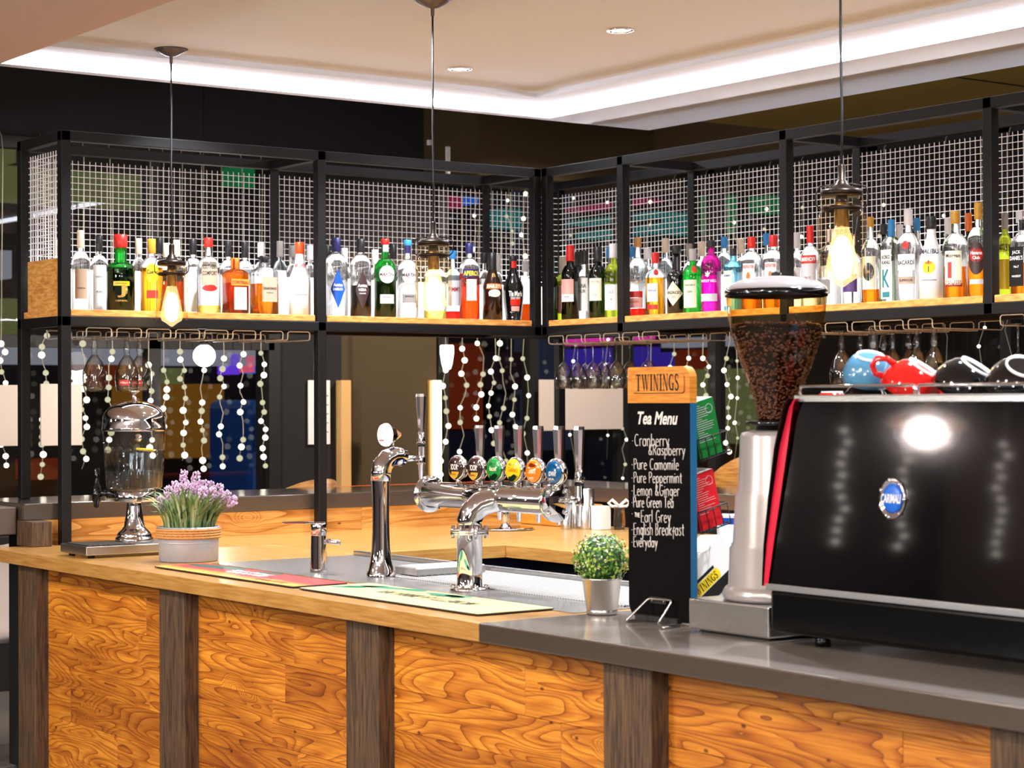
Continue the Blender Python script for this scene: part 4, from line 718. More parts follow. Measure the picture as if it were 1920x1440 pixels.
def d1(b, w_, h_):
    T = lambda x, y, a: Matrix.Translation((x, y, 0)) @ Matrix.Rotation(a, 4, 'Z')
    b.prism(ellipse(.04, .16), .0036, .0040, 'mat_leaf_dark', T(.05, h_/2-.17, .1)); b.prism(ellipse(.02, .07), .0036, .0041, 'mat_leaf_dark', T(.07, -.02, .15))
    b.flat('Sparkling', (.035, .02, .0041), (0, -1, 0), (1, 0, 0), .26, .03, 'lb_white', .0002, .03, .3); b.flat('ORANGE', (.0, .0, .0041), (0, -1, 0), (1, 0, 0), .24, .03, 'lb_white', .0002, .03)
    b.flat('SPRITZ', (-.06, -.26, .0041), (0, -1, 0), (1, 0, 0), .2, .025, 'lb_darkred', .0002, .02)
def d2(b, w_, h_):
    T = lambda x, y, a: Matrix.Translation((x, y, 0)) @ Matrix.Rotation(a, 4, 'Z')
    for x, y, a, L in ((.07, .30, .25, .09), (.05, .36, .8, .07), (.10, .18, .1, .05), (.085, .0, .0, .09), (.095, -.05, .2, .05), (.0, .38, .5, .06)): b.prism(ellipse(.022, L), .0036, .0040, 'mat_leaf', T(x, y, a))
    b.flat('MORETTI LA BIRRA PER', (.005, -.02, .0041), (0, 1, 0), (-1, 0, 0), .46, .05, 'lb_brown', .0002, .01); b.flat('dal 1859', (.06, -.03, .0041), (0, 1, 0), (-1, 0, 0), .13, .022, 'mat_leaf_dark', .0002, .01)
barmat(-2.47, -2.28, -2.085, -1.165, 'red and orange printed bar mat at the counter edge below the chrome water tap', 'mat_red', d1)
barmat(-2.477, -2.228, -3.035, -2.125, 'cream printed bar mat with green leaves below the beer taps', 'mat_cream', d2)
# --- small steel drip tray beside the single tap
t = thing('drip_tray', 'small steel drip tray beside the single beer tap', 'drip tray', (-1.885, -1.985, CZ+.007), 0)
b = MB(); b.box(-.13, .13, -.062, .062, 0, .026, 'steel', .004); b.done('tray', t)
b = MB()
for i in range(17): b.box(-.118+i*.0142, -.110+i*.0142, -.05, .05, .0262, .0275, 'white')
b.done('grille', t)
# --- water tap
P = on(595, 1075); t = thing('water_tap', 'short chrome water tap with flat side lever', 'tap', (P.x+.018, P.y+.022, CZ+.0028), 0)
b = MB(); b.lathe([(.029, 0), (.0285, .01), (.0265, .05), (.026, .085), (.0245, .115), (.0245, .118), (.0255, .119), (.0255, .152), (.024, .155)], 'chrome', 32); b.done('body', t)
b = MB(); b.box(-.115, .02, -.012, .012, .153, .159, 'chrome', .002, T=Matrix.Rotation(math.radians(-38), 4, 'Z')); b.done('lever', t)
b = MB(); b.cyl((.02, -.02, .098), (.05, -.05, .092), .008, 'chrome'); b.done('spout', t)
# --- faucets
def faucet(parent, x, y, z, shank):
    """vertical beer faucet, z = spout tip"""
    b = MB(); T = Matrix.Translation((x, y, z))
    b.lathe([(.0055, 0), (.0095, .055), (.013, .057), (.0135, .062), (.0135, .083), (.012, .086), (.0125, .112), (.0105, .116)], 'chrome', 20, T)
    b.lathe([(.0135, .122), (.0135, .130), (.011, .150), (.0085, .158)], 'chrome', 20, T); b.cyl((x-shank, y, z+.075), (x, y, z+.075), .009, 'chrome', 14); f = b.done('faucet', parent)
    b = MB(); b.lathe([(.0138, .112), (.0138, .122)], 'black_gloss', 20, T); b.done('seal_ring', f)
    b = MB(); b.lathe([(.009, .156), (.0105, .17), (.0165, .268), (.0155, .277)], 'steel_handle', 8, T, smooth=False); b.done('handle', f)
mat('steel_handle', (.78, .74, .72), .16, 1)
# --- single beer tower
P = on(713, 1085); TX, TY = P.x+.02, P.y+.028
t = thing('single_beer_tower', 'slim curved chrome beer tower with one tap and lit badge', 'beer tap', (TX, TY, CZ+.0028), 0)
b = MB(); b.lathe([(.046, 0), (.046, .012), (.040, .022), (.033, .05), (.029, .09), (.027, .14), (.0265, .20), (.028, .26), (.030, .30)], 'chrome', 40, cap=False)
b.tube([(0, 0, .296), (.001, 0, .32), (.008, 0, .345), (.024, 0, .364), (.046, 0, .372), (.066, 0, .371), (.084, 0, .366)], .0305, 'chrome', 28, taper=[1, 1.02, 1.03, 1.02, .97, .93, .9]); b.done('column', t)
faucet(t, .150, 0, .288, .066)
glow('badge_lit', '#efe9ff', 3.2)
b = MB(); T = Matrix.Translation((.02, .004, .438)) @ Matrix.Rotation(math.radians(-90), 4, 'Y')
b.lathe([(.0, .014), (.022, .013), (.033, .008), (.036, 0), (.036, -.006)], 'badge_lit', 36, T); bd = b.done('badge', t)
b = MB(); O = (.0058, .004, .438)
b.flat('STAR', Vector(O)+Vector((0, 0, .008)), (0, -1, 0), (0, 0, 1), .030, .010, 'lb_navy', .0005, .02); b.flat('LAGER', Vector(O)+Vector((.0004, 0, -.004)), (0, -1, 0), (0, 0, 1), .030, .008, 'lb_teal', .0005); b.flat('—', Vector(O)+Vector((.001, 0, -.017)), (0, -1, 0), (0, 0, 1), .028, .004, 'lb_red', .0005); b.done('lettering', bd)
b = MB(); b.lathe([(.036, -.006), (.030, -.012), (.024, -.030), (.007, -.055), (0, -.057)], 'chrome', 8, T, smooth=False); b.cyl((.05, .004, .39), (.05, .004, .425), .003, 'chrome', 8); b.done('badge_mount', t)
# --- six-tap T-bar tower
P = on(880, 1112); BX, BY = P.x+.024, P.y+.033
t = thing('beer_tap_bar', 'large chrome T-bar beer tower with six taps and oval badges', 'beer tap', (BX, BY, CZ+.0028), 0)
b = MB(); b.lathe([(.057, 0), (.057, .009), (.0375, .010), (.0365, .012), (.0365, .160), (.055, .1605), (.055, .166), (.0535, .167), (.0535, .168), (.055, .169), (.055, .1745), (.0365, .175), (.0365, .18)], 'chrome', 40)
for k in range(6):
    a = math.radians(60*k+20); c, s_ = .047*math.cos(a), .047*math.sin(a)
    b.cyl((c, s_, .150), (c, s_, .187), .0055, 'chrome', 8); b.cyl((c, s_, .005), (c, s_, .018), .006, 'chrome', 8)
L0, L1 = up(806, 925, 'x', BX+.085).y-BY, up(1042, 939, 'x', BX+.085).y-BY; zb = .262
ym = (L0+L1)/2
b.done('column', t)
b = MB(); b.tube([(0, 0, .176), (.0, 0, .20), (.008, -.004, .225), (.028, -.014, .247), (.055, -.03, .258), (.082, -.045, zb)], .0365, 'chrome', 32); b.done('elbow', t)
b = MB(); b.cyl((.085, L0, zb), (.085, L1, zb), .0375, 'chrome', 40); b.done('bar', t)
for ye, sg in ((L0, 1), (L1, -1)):
    b = MB(); T = Matrix.Translation((.085, ye, zb)) @ Matrix.Rotation(math.radians(-90 if sg > 0 else 90), 4, 'X')
    b.lathe([(.0375, -.004), (.056, -.003), (.056, .004), (.054, .006), (0, .0062)], 'chrome', 44, T)
    for k in range(4):
        a = math.radians(90*k+45); b.lathe([(.007, .005), (.007, .009), (.004, .012), (0, .0125)], 'chrome', 12, T @ Matrix.Translation((.042*math.cos(a), .042*math.sin(a), 0)))
    b.done('end_cap', t)
for c, k in (('#35201c', 'bdg_brown'), ('#d8a63c', 'bdg_amber'), ('#1f8a3c', 'bdg_green'), ('#0e2a18', 'bdg_darkgreen'), ('#f0c41a', 'bdg_yellow'), ('#f07a1a', 'bdg_orange'), ('#7a2c0c', 'bdg_rust'), ('#0d4f80', 'bdg_blue')): mat(k, c, .12, coat=.8)
BD = [('bdg_brown', 'bdg_amber', 'MOOR', 'STOUT', w_), ('bdg_brown', 'bdg_amber', 'MOOR', 'RESONANCE', w_), ('bdg_green', 'bdg_darkgreen', 'Haze', 'ARCHERS', 'lb_cream'), ('bdg_yellow', 'bdg_darkgreen', 'Gold', 'ARCHERS', 'bdg_orange'), ('bdg_orange', 'bdg_rust', 'Gem', 'AMBER', 'lb_cream'), ('bdg_blue', 'bdg_blue', 'MIDWAY', 'IPA', w_)]
for i in range(6):
    y = up((857, 893, 929, 965, 1003, 1041)[i], 878, 'x', BX+.075).y-BY
    T = Matrix.Translation((.070, y, zb+.083)) @ Matrix.Rotation(math.radians(-90), 4, 'Y') @ Matrix.Rotation(math.radians(12), 4, 'X')
    b = MB(); b.lathe([(.030, 0), (.0335, -.004), (.034, -.012), (.028, -.028), (.012, -.040), (0, -.042)], 'chrome', 36, T, sx=1.12); b.cyl((.082, y, zb+.034), (.078, y, zb+.055), .009, 'chrome', 14); bd = b.done('badge_housing', t)
    base, low, t1, t2, tc_ = BD[i]; Ux = T.to_3x3() @ Vector((0, 1, 0)); Vz = T.to_3x3() @ Vector((1, 0, 0)); O = T.translation; N = Vector((-1, 0, 0))
    U = Vector((0, -1, 0)); W = Vector((0, 0, 1))
    b = MB(); b.lathe([(.0295, .0005), (.026, .004), (0, .006)], base, 36, T, sx=1.12)
    pl = [(.0285*math.cos(math.radians(a)), .0315*math.sin(math.radians(a))) for a in range(200, 341, 10)] if i < 2 else ([(.0285*math.cos(math.radians(a)), .0315*math.sin(math.radians(a))) for a in range(205, 340, 9)]+[(.012, -.010), (-.006, -.018)] if i < 4 else [(-.02, .014), (-.004, .024), (.018, .019), (.012, .012), (-.006, .012)])
    b.add([O+U*x+W*y_+N*.0072 for x, y_ in pl], [tuple(range(len(pl)))], low)
    b.flat(t1, O+W*(.003 if i != 5 else -.004)+N*.0074, U, W, .042 if len(t1) > 3 else .036, .017 if i < 2 else (.013 if i != 4 else .018), tc_, .0004, .02); b.flat(t2, O+W*(-.019 if i < 2 else .017 if i < 4 else -.019)+N*.0074, U, W, .024, .006, 'lb_brown' if i < 4 else 'lb_cream', .0006); b.done('badge_face', bd)
    faucet(t, .155, y-.004, .193, .05)
# --- galvanised pot with lavender
mat('galvanised', '#a6a6ae', .42, .25, var=.15, vscale=28); mat('rope', '#c48a4e', .8, bump=.6, bscale=260); mat('leaf_sage', '#6f8a52', .6, var=.35, vscale=30); mat('leaf_sage_pale', '#a5b183', .6); mat('lavender', '#d8b0d0', .7, var=.25, vscale=90); mat('lavender_dark', '#b088ae', .7); mat('soil', '#2a2018', .9)
P = on(344, 1056); LX_, LY_ = P.x+.062, P.y+.084
t = thing('lavender_pot', 'lavender in an oval galvanised pot with a rope band', 'potted plant', (LX_, LY_, CZ+.001), 0)
b = MB(); b.lathe([(.098, 0), (.101, .003), (.103, .085), (.105, .118), (.101, .118), (.099, .09)], 'galvanised', 48, cap=False); b.lathe([(.1035, .062), (.1045, .064), (.1035, .066)], 'galvanised', 48, cap=False); b.lathe([(0, .105), (.1, .105)], 'soil', 24); b.lathe([(.0, .001), (.098, .001)], 'galvanised', 32); b.done('pot', t)
b = MB()
for k in range(4):
    pts = []
    for i in range(90):
        a = 2*math.pi*i/90; rr = .1075+.0012*math.sin(a*38+k); pts.append((rr*math.cos(a), rr*math.sin(a), .083+.0085*k+.0012*math.cos(a*38+k)))
    b.tube(pts, .0048, 'rope', 6, closed=True)
b.done('rope_band', t)
r_ = random.Random(11); b = MB()
def blade(b, base, d, L, wd, m, curl=.6, lift=.0):
    """thin arched leaf: base point, horizontal direction, length, width"""
    d = Vector(d).normalized(); side = d.cross(Vector((0, 0, 1))).normalized(); V = []; F = []; n = 5
    for i in range(n+1):
        u = i/n; h = math.sin(u*(1.25+curl*.5))*L*.95; o = (u**1.6)*L*curl
        c = Vector(base)+d*o+Vector((0, 0, h)); w2 = wd*math.sin(math.pi*(.12+.86*u))**.8*.5 if i < n else 0.0002
        V += [c-side*w2, c+side*w2+Vector((0, 0, w2*.4))]
    for i in range(n): F.append((2*i, 2*i+1, 2*i+3, 2*i+2))
    b.add(V, F, m, True)
for i in range(430):
    a = r_.uniform(0, 2*math.pi); q = math.sqrt(r_.random())*.085; L = r_.uniform(.07, .165)*(1.05-.25*q/.085)
    a2 = a+r_.uniform(-.9, .9); blade(b, (q*math.cos(a), q*math.sin(a), .095+r_.uniform(0, .05)*(1-q/.09)), (math.cos(a2), math.sin(a2), 0), L, r_.uniform(.006, .011), 'leaf_sage' if r_.random() < .62 else 'leaf_sage_pale', r_.uniform(.25, .95)*(.45+q/.085*.6))
b.done('foliage', t)
SP = [(-.105, .02, .215, .05), (-.07, -.02, .255, .06), (-.055, .05, .27, .06), (-.03, -.04, .265, .06), (-.02, .03, .31, .07), (.0, -.03, .27, .06), (.015, .045, .275, .065), (.03, -.01, .305, .075), (.05, .02, .275, .065), (.06, -.045, .255, .065), (.075, .03, .27, .06), (.09, -.02, .25, .07), (.11, .03, .26, .06), (.14, .0, .235, .045), (.165, .01, .215, .045)]
for u, v, zt, L in SP:
    b = MB(); X = VR*u+Vector((VF.x, VF.y, 0))*v; base = Vector((X.x*.35, X.y*.35, .11)); tip = Vector((X.x, X.y, zt))
    dr_ = (tip-base).normalized(); b.tube([base, (base+tip)/2+Vector((0, 0, .02)), tip-dr_*L, tip], .0016, 'leaf_sage', 5)
    for k in range(95):
        q = r_.random(); c = tip-dr_*(L*q); rr = (.004+.0115*math.sin(math.pi*min(1, .15+q*.85)))*r_.uniform(.6, 1.1); a = r_.uniform(0, 6.28)
        e = dr_.orthogonal().normalized(); f = dr_.cross(e); c2 = c+(e*math.cos(a)+f*math.sin(a))*rr; s_ = r_.uniform(.0026, .0048)
        b.add([c2+Vector(p)*s_ for p in ((1, 0, 0), (-1, 0, 0), (0, 1, 0), (0, -1, 0), (0, 0, 1.3), (0, 0, -1.3))], [(0, 2, 4), (2, 1, 4), (1, 3, 4), (3, 0, 4), (2, 0, 5), (1, 2, 5), (3, 1, 5), (0, 3, 5)], 'lavender' if r_.random() < .75 else 'lavender_dark')
    b.done('flower_spike', t)
# --- little bushy plant in a steel bucket
P = on(1130, 1155); t = thing('bucket_plant', 'small bushy green plant with white buds in a brushed steel bucket', 'potted plant', (P.x+.024, P.y+.033, CZ+.001), 0)
b = MB(); b.lathe([(.038, 0), (.0405, .002), (.0405, .010), (.0395, .012), (.0405, .014), (.0505, .088), (.0525, .089), (.0525, .093), (.049, .093), (.046, .07)], 'steel', 40, cap=False); b.lathe([(0, .07), (.047, .07)], 'soil', 20); b.lathe([(0, .001), (.038, .001)], 'steel', 20); b.done('bucket', t)
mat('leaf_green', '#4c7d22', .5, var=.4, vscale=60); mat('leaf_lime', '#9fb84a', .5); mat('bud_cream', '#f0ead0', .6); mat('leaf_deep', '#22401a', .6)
b = MB()
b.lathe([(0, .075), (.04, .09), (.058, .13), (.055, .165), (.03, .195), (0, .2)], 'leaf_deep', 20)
for i in range(1500):
    z_ = r_.uniform(-1, 1); a = r_.uniform(0, 6.283); rr = r_.uniform(.72, 1.06); q = math.sqrt(1-z_*z_)
    c = Vector((q*math.cos(a)*.072*rr, q*math.sin(a)*.072*rr, .142+z_*.062*rr)); nrm = Vector((q*math.cos(a), q*math.sin(a), z_)); e = (nrm.orthogonal().normalized()); e.rotate(Matrix.Rotation(r_.uniform(0, 6.28), 3, nrm)); f = nrm.cross(e)
    s_ = r_.uniform(.004, .0075); g = r_.random(); mm = 'leaf_green' if g < .5 else 'leaf_lime' if g < .78 else 'bud_cream' if (z_ > -.4) else 'leaf_lime'
    if mm == 'bud_cream': s_ *= .7
    b.add([c-e*s_, c+f*s_*.55+nrm*.002, c+e*s_+nrm*.004, c-f*s_*.55+nrm*.002], [(0, 1, 2, 3)], mm)
b.done('foliage', t)
# ---------------------------------------------------------------- water dispenser
thin('dispenser_clear', (.96, .96, .95), (.75, .70, .66), ior=1.6); thin('water', (.93, .96, .97), (.75, .78, .76), ior=1.33); mat('lemon', '#e8cf12', .4); mat('lemon_flesh', '#efe27a', .4)
A_ = on(112, 1042); B_ = on(175, 1048); P = up(252, 1012, 'z', CZ+.05); DX, DY = P.x, P.y
t = thing('water_dispenser', 'clear water dispenser with chrome dome lid on a steel drip stand', 'water dispenser', (DX, DY, CZ+.0005), 0)
b = MB(); b.box(-2.492-DX, -2.06-DX, B_.y-DY+.01, .10, .010, .042, 'steel', .003)
for x in (-2.46, -2.10):
    for y in (B_.y-DY+.04, .07): b.lathe([(.012, 0), (.012, .012)], 'black_matt', 10, Matrix.Translation((x-DX, y, 0)))
b.done('drip_stand', t)
b = MB(); b.box(-2.48-DX, -2.30-DX, B_.y-DY+.02, .08, .042, .0435, 'black_steel')
for i in range(9): b.box(-2.475-DX+i*.02, -2.463-DX+i*.02, B_.y-DY+.025, .075, .0435, .046, 'steel_dull')
b.done('grille', t)
b = MB(); b.lathe([(.066, .043), (.068, .045), (.068, .058), (.062, .060), (.064, .066), (.058, .076), (.045, .088), (.037, .098), (.031, .135), (.026, .180), (.024, .186), (.074, .188), (.075, .190), (.075, .228), (.070, .231)], 'chrome', 44); b.done('pedestal', t)
b = MB(); n_ = 96; V = []; F = []
zz = [.232, .240, .30, .36, .398, .400, .44]; rr = [.090, .097, .102, .106, .108, .110, .112]
for q, z in zip(rr, zz):
    for j in range(n_):
        a = 2*math.pi*j/n_; k = .0022*math.cos(a*24) if z < .399 else 0
        V.append(((q+k)*math.cos(a), (q+k)*math.sin(a), z))
for i in range(len(zz)-1):
    for j in range(n_): F.append((i*n_+j, i*n_+(j+1) % n_, (i+1)*n_+(j+1) % n_, (i+1)*n_+j))
b.add(V, F, 'dispenser_clear', True); jr = b.done('jar', t)
b = MB(); b.lathe([(0, .236), (.090, .236), (.098, .30), (.103, .372), (0, .372)], 'water', 40); wt = b.done('water', t); wt['label'] = 'clear still water'
b = MB(); T = Matrix.Translation((.02, -.05, .374)) @ Matrix.Rotation(.12, 4, 'Y'); b.lathe([(0, -.004), (.032, -.004), (.034, 0), (.032, .004), (0, .004)], 'lemon', 24, T); b.lathe([(0, .0045), (.028, .0045)], 'lemon_flesh', 24, T); b.done('lemon_slice', t)
b = MB(); b.lathe([(.113, .440), (.1145, .444), (.1145, .452), (.113, .456), (.112, .482)]+[(.112*math.cos(math.radians(a)), .482+.070*math.sin(math.radians(a))) for a in range(8, 88, 8)]+[(.008, .552), (.008, .572), (.009, .575), (.019, .582), (.019, .585), (0, .586)], 'chrome', 48, cap=False)
b.lathe([(.014, 0), (.013, .008), (0, .014)], 'chrome', 16, Matrix.Translation(Vector((0, 0, .418))+(-Vector((VF.x, VF.y, 0))*.105+VR*.035)) @ (-VF).to_track_quat('Z', 'Y').to_matrix().to_4x4()); b.done('dome_lid', t)
b = MB(); sp = -VR*.135; sp = Vector((sp.x, sp.y, 0)); d_ = sp.normalized()
b.cyl(d_*.07+Vector((0, 0, .216)), d_*.135+Vector((0, 0, .216)), .012, 'black_gloss', 14); b.cyl(d_*.074+Vector((0, 0, .216)), d_*.098+Vector((0, 0, .216)), .019, 'black_gloss', 16)
T = Matrix.Translation(sp+Vector((0, 0, .165))); b.lathe([(.008, 0), (.010, .004), (.012, .02), (.017, .024), (.018, .06), (.014, .066), (.013, .080), (.008, .084), (.009, .11), (.010, .138), (.006, .142)], 'black_gloss', 16, T); b.done('spigot', t)

# ---------------------------------------------------------------- stroke lettering for the chalk menu
def A(cx, cy_, rx, ry, a0, a1, n=12): return [(cx+rx*math.cos(math.radians(a0+(a1-a0)*i/n)), cy_+ry*math.sin(math.radians(a0+(a1-a0)*i/n))) for i in range(n+1)]
GL = {
 'C': (.72, [A(.38, .5, .34, .5, 55, 305)]), 'r': (.40, [[(.05, .62), (.05, 0)], A(.25, .40, .2, .22, 180, 50)]), 'a': (.62, [A(.27, .3, .24, .3, 0, 360, 16), [(.52, .62), (.52, 0)]]),
 'n': (.58, [[(.05, .62), (.05, 0)], A(.26, .38, .21, .24, 180, 0)+[(.47, 0)]]), 'b': (.60, [[(.05, 1.05), (.05, 0)], A(.29, .3, .24, .3, 180, -180, 16)]), 'e': (.56, [[(.05, .32), (.49, .36)]+A(.27, .3, .23, .31, 10, 315)]),
 'y': (.54, [[(.03, .62), (.26, .04)], [(.48, .62), (.12, -.38)]]), '&': (.70, [[(.62, 0), (.15, .7), (.18, .93), (.34, .96), (.40, .78), (.08, .36), (.09, .08), (.30, 0), (.58, .34)]]),
 'R': (.62, [[(.05, 0), (.05, 1), (.33, 1), (.50, .88), (.48, .66), (.30, .52), (.05, .5)], [(.25, .5), (.56, 0)]]), 's': (.48, [[(.42, .55), (.27, .63), (.1, .55), (.1, .42), (.36, .26), (.39, .1), (.22, 0), (.04, .08)]]),
 'p': (.58, [[(.05, .62), (.05, -.38)], A(.28, .31, .23, .3, 180, -180, 16)]), 'P': (.56, [[(.05, 0), (.05, 1), (.32, 1), (.5, .86), (.48, .62), (.30, .5), (.05, .48)]]), 'u': (.58, [[(.05, .62), (.05, .2), (.15, .02), (.33, .02), (.47, .18)], [(.47, .62), (.47, 0)]]),
 'm': (.80, [[(.05, .62), (.05, 0)], A(.21, .40, .16, .22, 180, 0)+[(.37, 0)], A(.53, .40, .16, .22, 180, 0)+[(.69, 0)]]), 'o': (.56, [A(.27, .3, .23, .31, 90, 450, 16)]), 'i': (.20, [[(.07, .6), (.07, 0)], [(.07, .80), (.07, .86)]]),
 'l': (.20, [[(.07, 1.05), (.07, 0)]]), 't': (.42, [[(.18, .9), (.18, .12), (.24, .01), (.36, .03)], [(0, .62), (.38, .64)]]), 'L': (.52, [[(.05, 1), (.05, 0), (.46, .02)]]), 'G': (.76, [A(.38, .5, .34, .5, 55, 330)+[(.70, .45), (.42, .45)]]),
 'g': (.58, [A(.27, .32, .22, .29, 0, 360, 16), [(.50, .62), (.50, -.2), (.40, -.38), (.20, -.38), (.08, -.26)]]), 'T': (.62, [[(0, 1), (.6, 1)], [(.3, 1), (.3, 0)]]), 'h': (.58, [[(.05, 1.05), (.05, 0)], A(.26, .38, .21, .24, 180, 0)+[(.47, 0)]]),
 'E': (.54, [[(.46, 1), (.05, 1), (.05, 0), (.46, 0)], [(.05, .52), (.40, .52)]]), 'B': (.60, [[(.05, 0), (.05, 1), (.34, .98), (.45, .80), (.34, .56), (.05, .52), (.38, .50), (.52, .28), (.38, .04), (.05, 0)]]), 'k': (.52, [[(.05, 1.05), (.05, 0)], [(.42, .62), (.06, .28), (.46, 0)]]),
 'f': (.40, [[(.40, .60), (.30, .68), (.2, .56), (.18, -.30)], [(.0, .34), (.38, .36)]]), 'v': (.50, [[(.03, .62), (.24, 0), (.46, .62)]]), 'd': (.60, [A(.27, .3, .23, .3, 0, 360, 16), [(.50, 1.05), (.50, 0)]]), 'H': (.62, [[(.05, 1), (.05, 0)], [(.52, 1), (.52, 0)], [(.05, .5), (.52, .5)]]), '.': (.34, [[(.10, .42), (.14, .46)]]), ' ': (.34, []),
}
def chalk(b, txt, O, U, V, w_, h_, m, r):
    """hand-drawn strokes from O along U (total width w_), letters h_ tall"""
    tot = sum(GL[c][0]+.10 for c in txt)-.10; k = w_/tot; x = 0
    for c in txt:
        wd, st = GL[c]
        for s_ in st:
            j = [(random.uniform(-.008, .008), random.uniform(-.008, .008)) for _ in s_]
            b.tube([O+U*((x+p[0]+q[0])*k)+V*((p[1]+q[1])*h_) for p, q in zip(s_, j)], r, m, 5)
        x += wd+.10
    return b
def serif(txt):
    """bold condensed serif capitals as polygons, unit height; returns polys, width"""
    def rc(x0, y0, x1, y1): return [(x0, y0), (x1, y0), (x1, y1), (x0, y1)]
    def thick(pts, ws):
        L = []; R_ = []
        for i, p in enumerate(pts):
            a = Vector(pts[max(0, i-1)]); c = Vector(pts[min(len(pts)-1, i+1)]); d = (c-a).normalized(); nn = Vector((-d.y, d.x)); L.append(Vector(p)+nn*ws[i]/2); R_.append(Vector(p)-nn*ws[i]/2)
        return [[tuple(L[i]), tuple(L[i+1]), tuple(R_[i+1]), tuple(R_[i])] for i in range(len(pts)-1)]
    def arcw(cx, cy_, rx, ry, a0, a1, wa, wb, n=14):
        pts = A(cx, cy_, rx, ry, a0, a1, n); return thick(pts, [wa+(wb-wa)*math.sin(math.pi*i/n) for i in range(n+1)])
    D = {'T': (.56, [rc(0, .92, .56, 1), rc(0, .74, .05, 1), rc(.51, .74, .56, 1), rc(.20, 0, .36, 1), rc(.12, 0, .44, .05)]), 'I': (.34, [rc(.09, 0, .25, 1), rc(0, 0, .34, .05), rc(0, .95, .34, 1)]),
     'W': (.90, [[(.05, 1), (.20, 1), (.36, 0), (.28, 0)], [(.42, .97), (.46, 1), (.34, 0), (.29, 0)], [(.40, 1), (.54, 1), (.68, 0), (.60, 0)], [(.80, 1), (.84, 1), (.67, 0), (.62, 0)], rc(0, .95, .26, 1), rc(.34, .95, .58, 1), rc(.72, .95, .92, 1)]),
     'N': (.60, [rc(.07, 0, .12, 1), rc(.48, 0, .53, 1), [(.05, 1), (.20, 1), (.53, 0), (.42, 0)], rc(0, 0, .2, .05), rc(.40, .95, .60, 1), rc(0, .95, .16, 1)]),
     'G': (.60, arcw(.30, .5, .24, .45, 50, 320, .05, .16)+[rc(.40, .0, .54, .42), rc(.34, .40, .60, .45), rc(.46, .70, .50, 1)]), 'S': (.46, arcw(.22, .74, .16, .22, 30, 250, .05, .13)+thick([(.12, .60), (.22, .52), (.33, .42)], [.12, .17, .12])+arcw(.22, .26, .17, .22, 60, -150, .10, .13)+[rc(.36, .72, .40, .98), rc(.03, .02, .07, .30)])}
    out = []; x = 0
    for c in txt: wd, ps = D[c]; out += [[(px+x, py) for px, py in q] for q in ps]; x += wd+.07
    return out, x-.07
# --- tea menu board
XB = -2.20; mat('board_black', '#080506', .8, spec=.08); mat('board_blue', '#0f5a86', .45); mat('chalk', '#ded4cc', .7); mat('letter_and_shadow_dark', '#2a120a', .5)
y0, y1 = -3.535, -3.30
t = thing('tea_menu_board', 'tall black tea menu board with oak top and chalk lettering', 'menu board', (XB, (y0+y1)/2, CZ), 0)
Wd, Hb, Ht = (y1-y0), 1.452-CZ, 1.541-CZ
T = Matrix(((0, 0, 1, 0), (-1, 0, 0, 0), (0, 1, 0, 0), (0, 0, 0, 1)))      # local polygon (u right, v up) -> board plane, thickness to +x
lo = [(-Wd/2, Hb), (-Wd/2, .05)]+arc(-Wd/2+.035, .042, .035, 180, 270, 8)+[(Wd/2, .007), (Wd/2, Hb)]
b = MB(); b.prism(lo, 0, .021, 'board_black', T); b.box(.0002, .0208, -Wd/2-.0006, -Wd/2+.0005, .01, Hb, 'board_blue'); b.done('black_panel', t)
hi = [(-Wd/2, Hb), (Wd/2, Hb)]+arc(Wd/2-.03, Ht-.03, .03, 0, 90, 8)+arc(-Wd/2+.006, Ht-.006, .006, 90, 180, 4)
b = MB(); b.prism(hi, -.001, .022, 'orange_oak', T)
pq = [(x+.0, y+Hb+.048) for x, y in rrect(.198, .046, .008)]; b.prism(pq, -.0035, -.001, 'orange_oak', T); b.prism([(x+.001, y-.002) for x, y in pq], -.0016, -.0009, 'letter_and_shadow_dark', T)  # dark offset copy paints the shadow line below the plaque
S_, sw = serif('TWININGS'); k = .163/sw
for q in S_: b.add([(-.0042, -((x-sw/2)*k), Hb+.025+y*.041+.005) for x, y in q], [tuple(range(len(q)))], 'letter_and_shadow_dark')
b.done('oak_header', t)
b = MB()
def bp(px, py): return up(px, py, 'x', XB-.0006)-Vector((XB, (y0+y1)/2, CZ))
U = Vector((0, -1, 0)); W = Vector((0, 0, 1))
c0, c1 = bp(1196, 784), bp(1271, 784); b.flat('Tea Menu', (c0+c1)/2, U, W, (c1-c0).length, .032, 'chalk', .0006, .025, .28)
for tx, xa, xb, yb, ch in (('.Cranberry', 1185, 1255, 836, 22), ('&Raspberry', 1216, 1285, 853, 20), ('.Pure Camomile', 1184, 1273, 880, 20), ('.Pure Peppermint', 1184, 1279, 905, 20), ('.Lemon &Ginger', 1184, 1274, 929, 20), ('.Pure Green Tea', 1184, 1263, 951, 20), ('.', 1184, 1188, 970, 16), ('THE', 1190, 1200, 969, 8), ('Earl Grey', 1202, 1258, 979, 22), ('.English Breakfast', 1184, 1283, 1003, 22), ('.Everyday', 1184, 1233, 1025, 19)):
    o_, e_ = bp(xa, yb), bp(xb, yb+1); h_ = ch/ppm(up(xa, yb, 'x', XB)); chalk(b, tx, o_, (e_-o_).normalized(), W, (e_-o_).length, h_, 'chalk', .0011)
b.done('lettering', t)
b = MB(); b.box(-.016, -.0005, -.085, .075, .004, .016, 'dark_rubber'); b.box(-.005, -.0005, -.03, .03, .046, .062, 'dark_rubber', .001)
for y in (-.022, .022): b.lathe([(.004, 0), (.003, .002), (0, .0025)], 'chrome', 10, Matrix.Translation((-.005, y, .054)) @ Matrix.Rotation(math.radians(-90), 4, 'Y'))
b.done('foot_clip', t)
def lp(P): return P-Vector((XB, (y0+y1)/2, CZ))
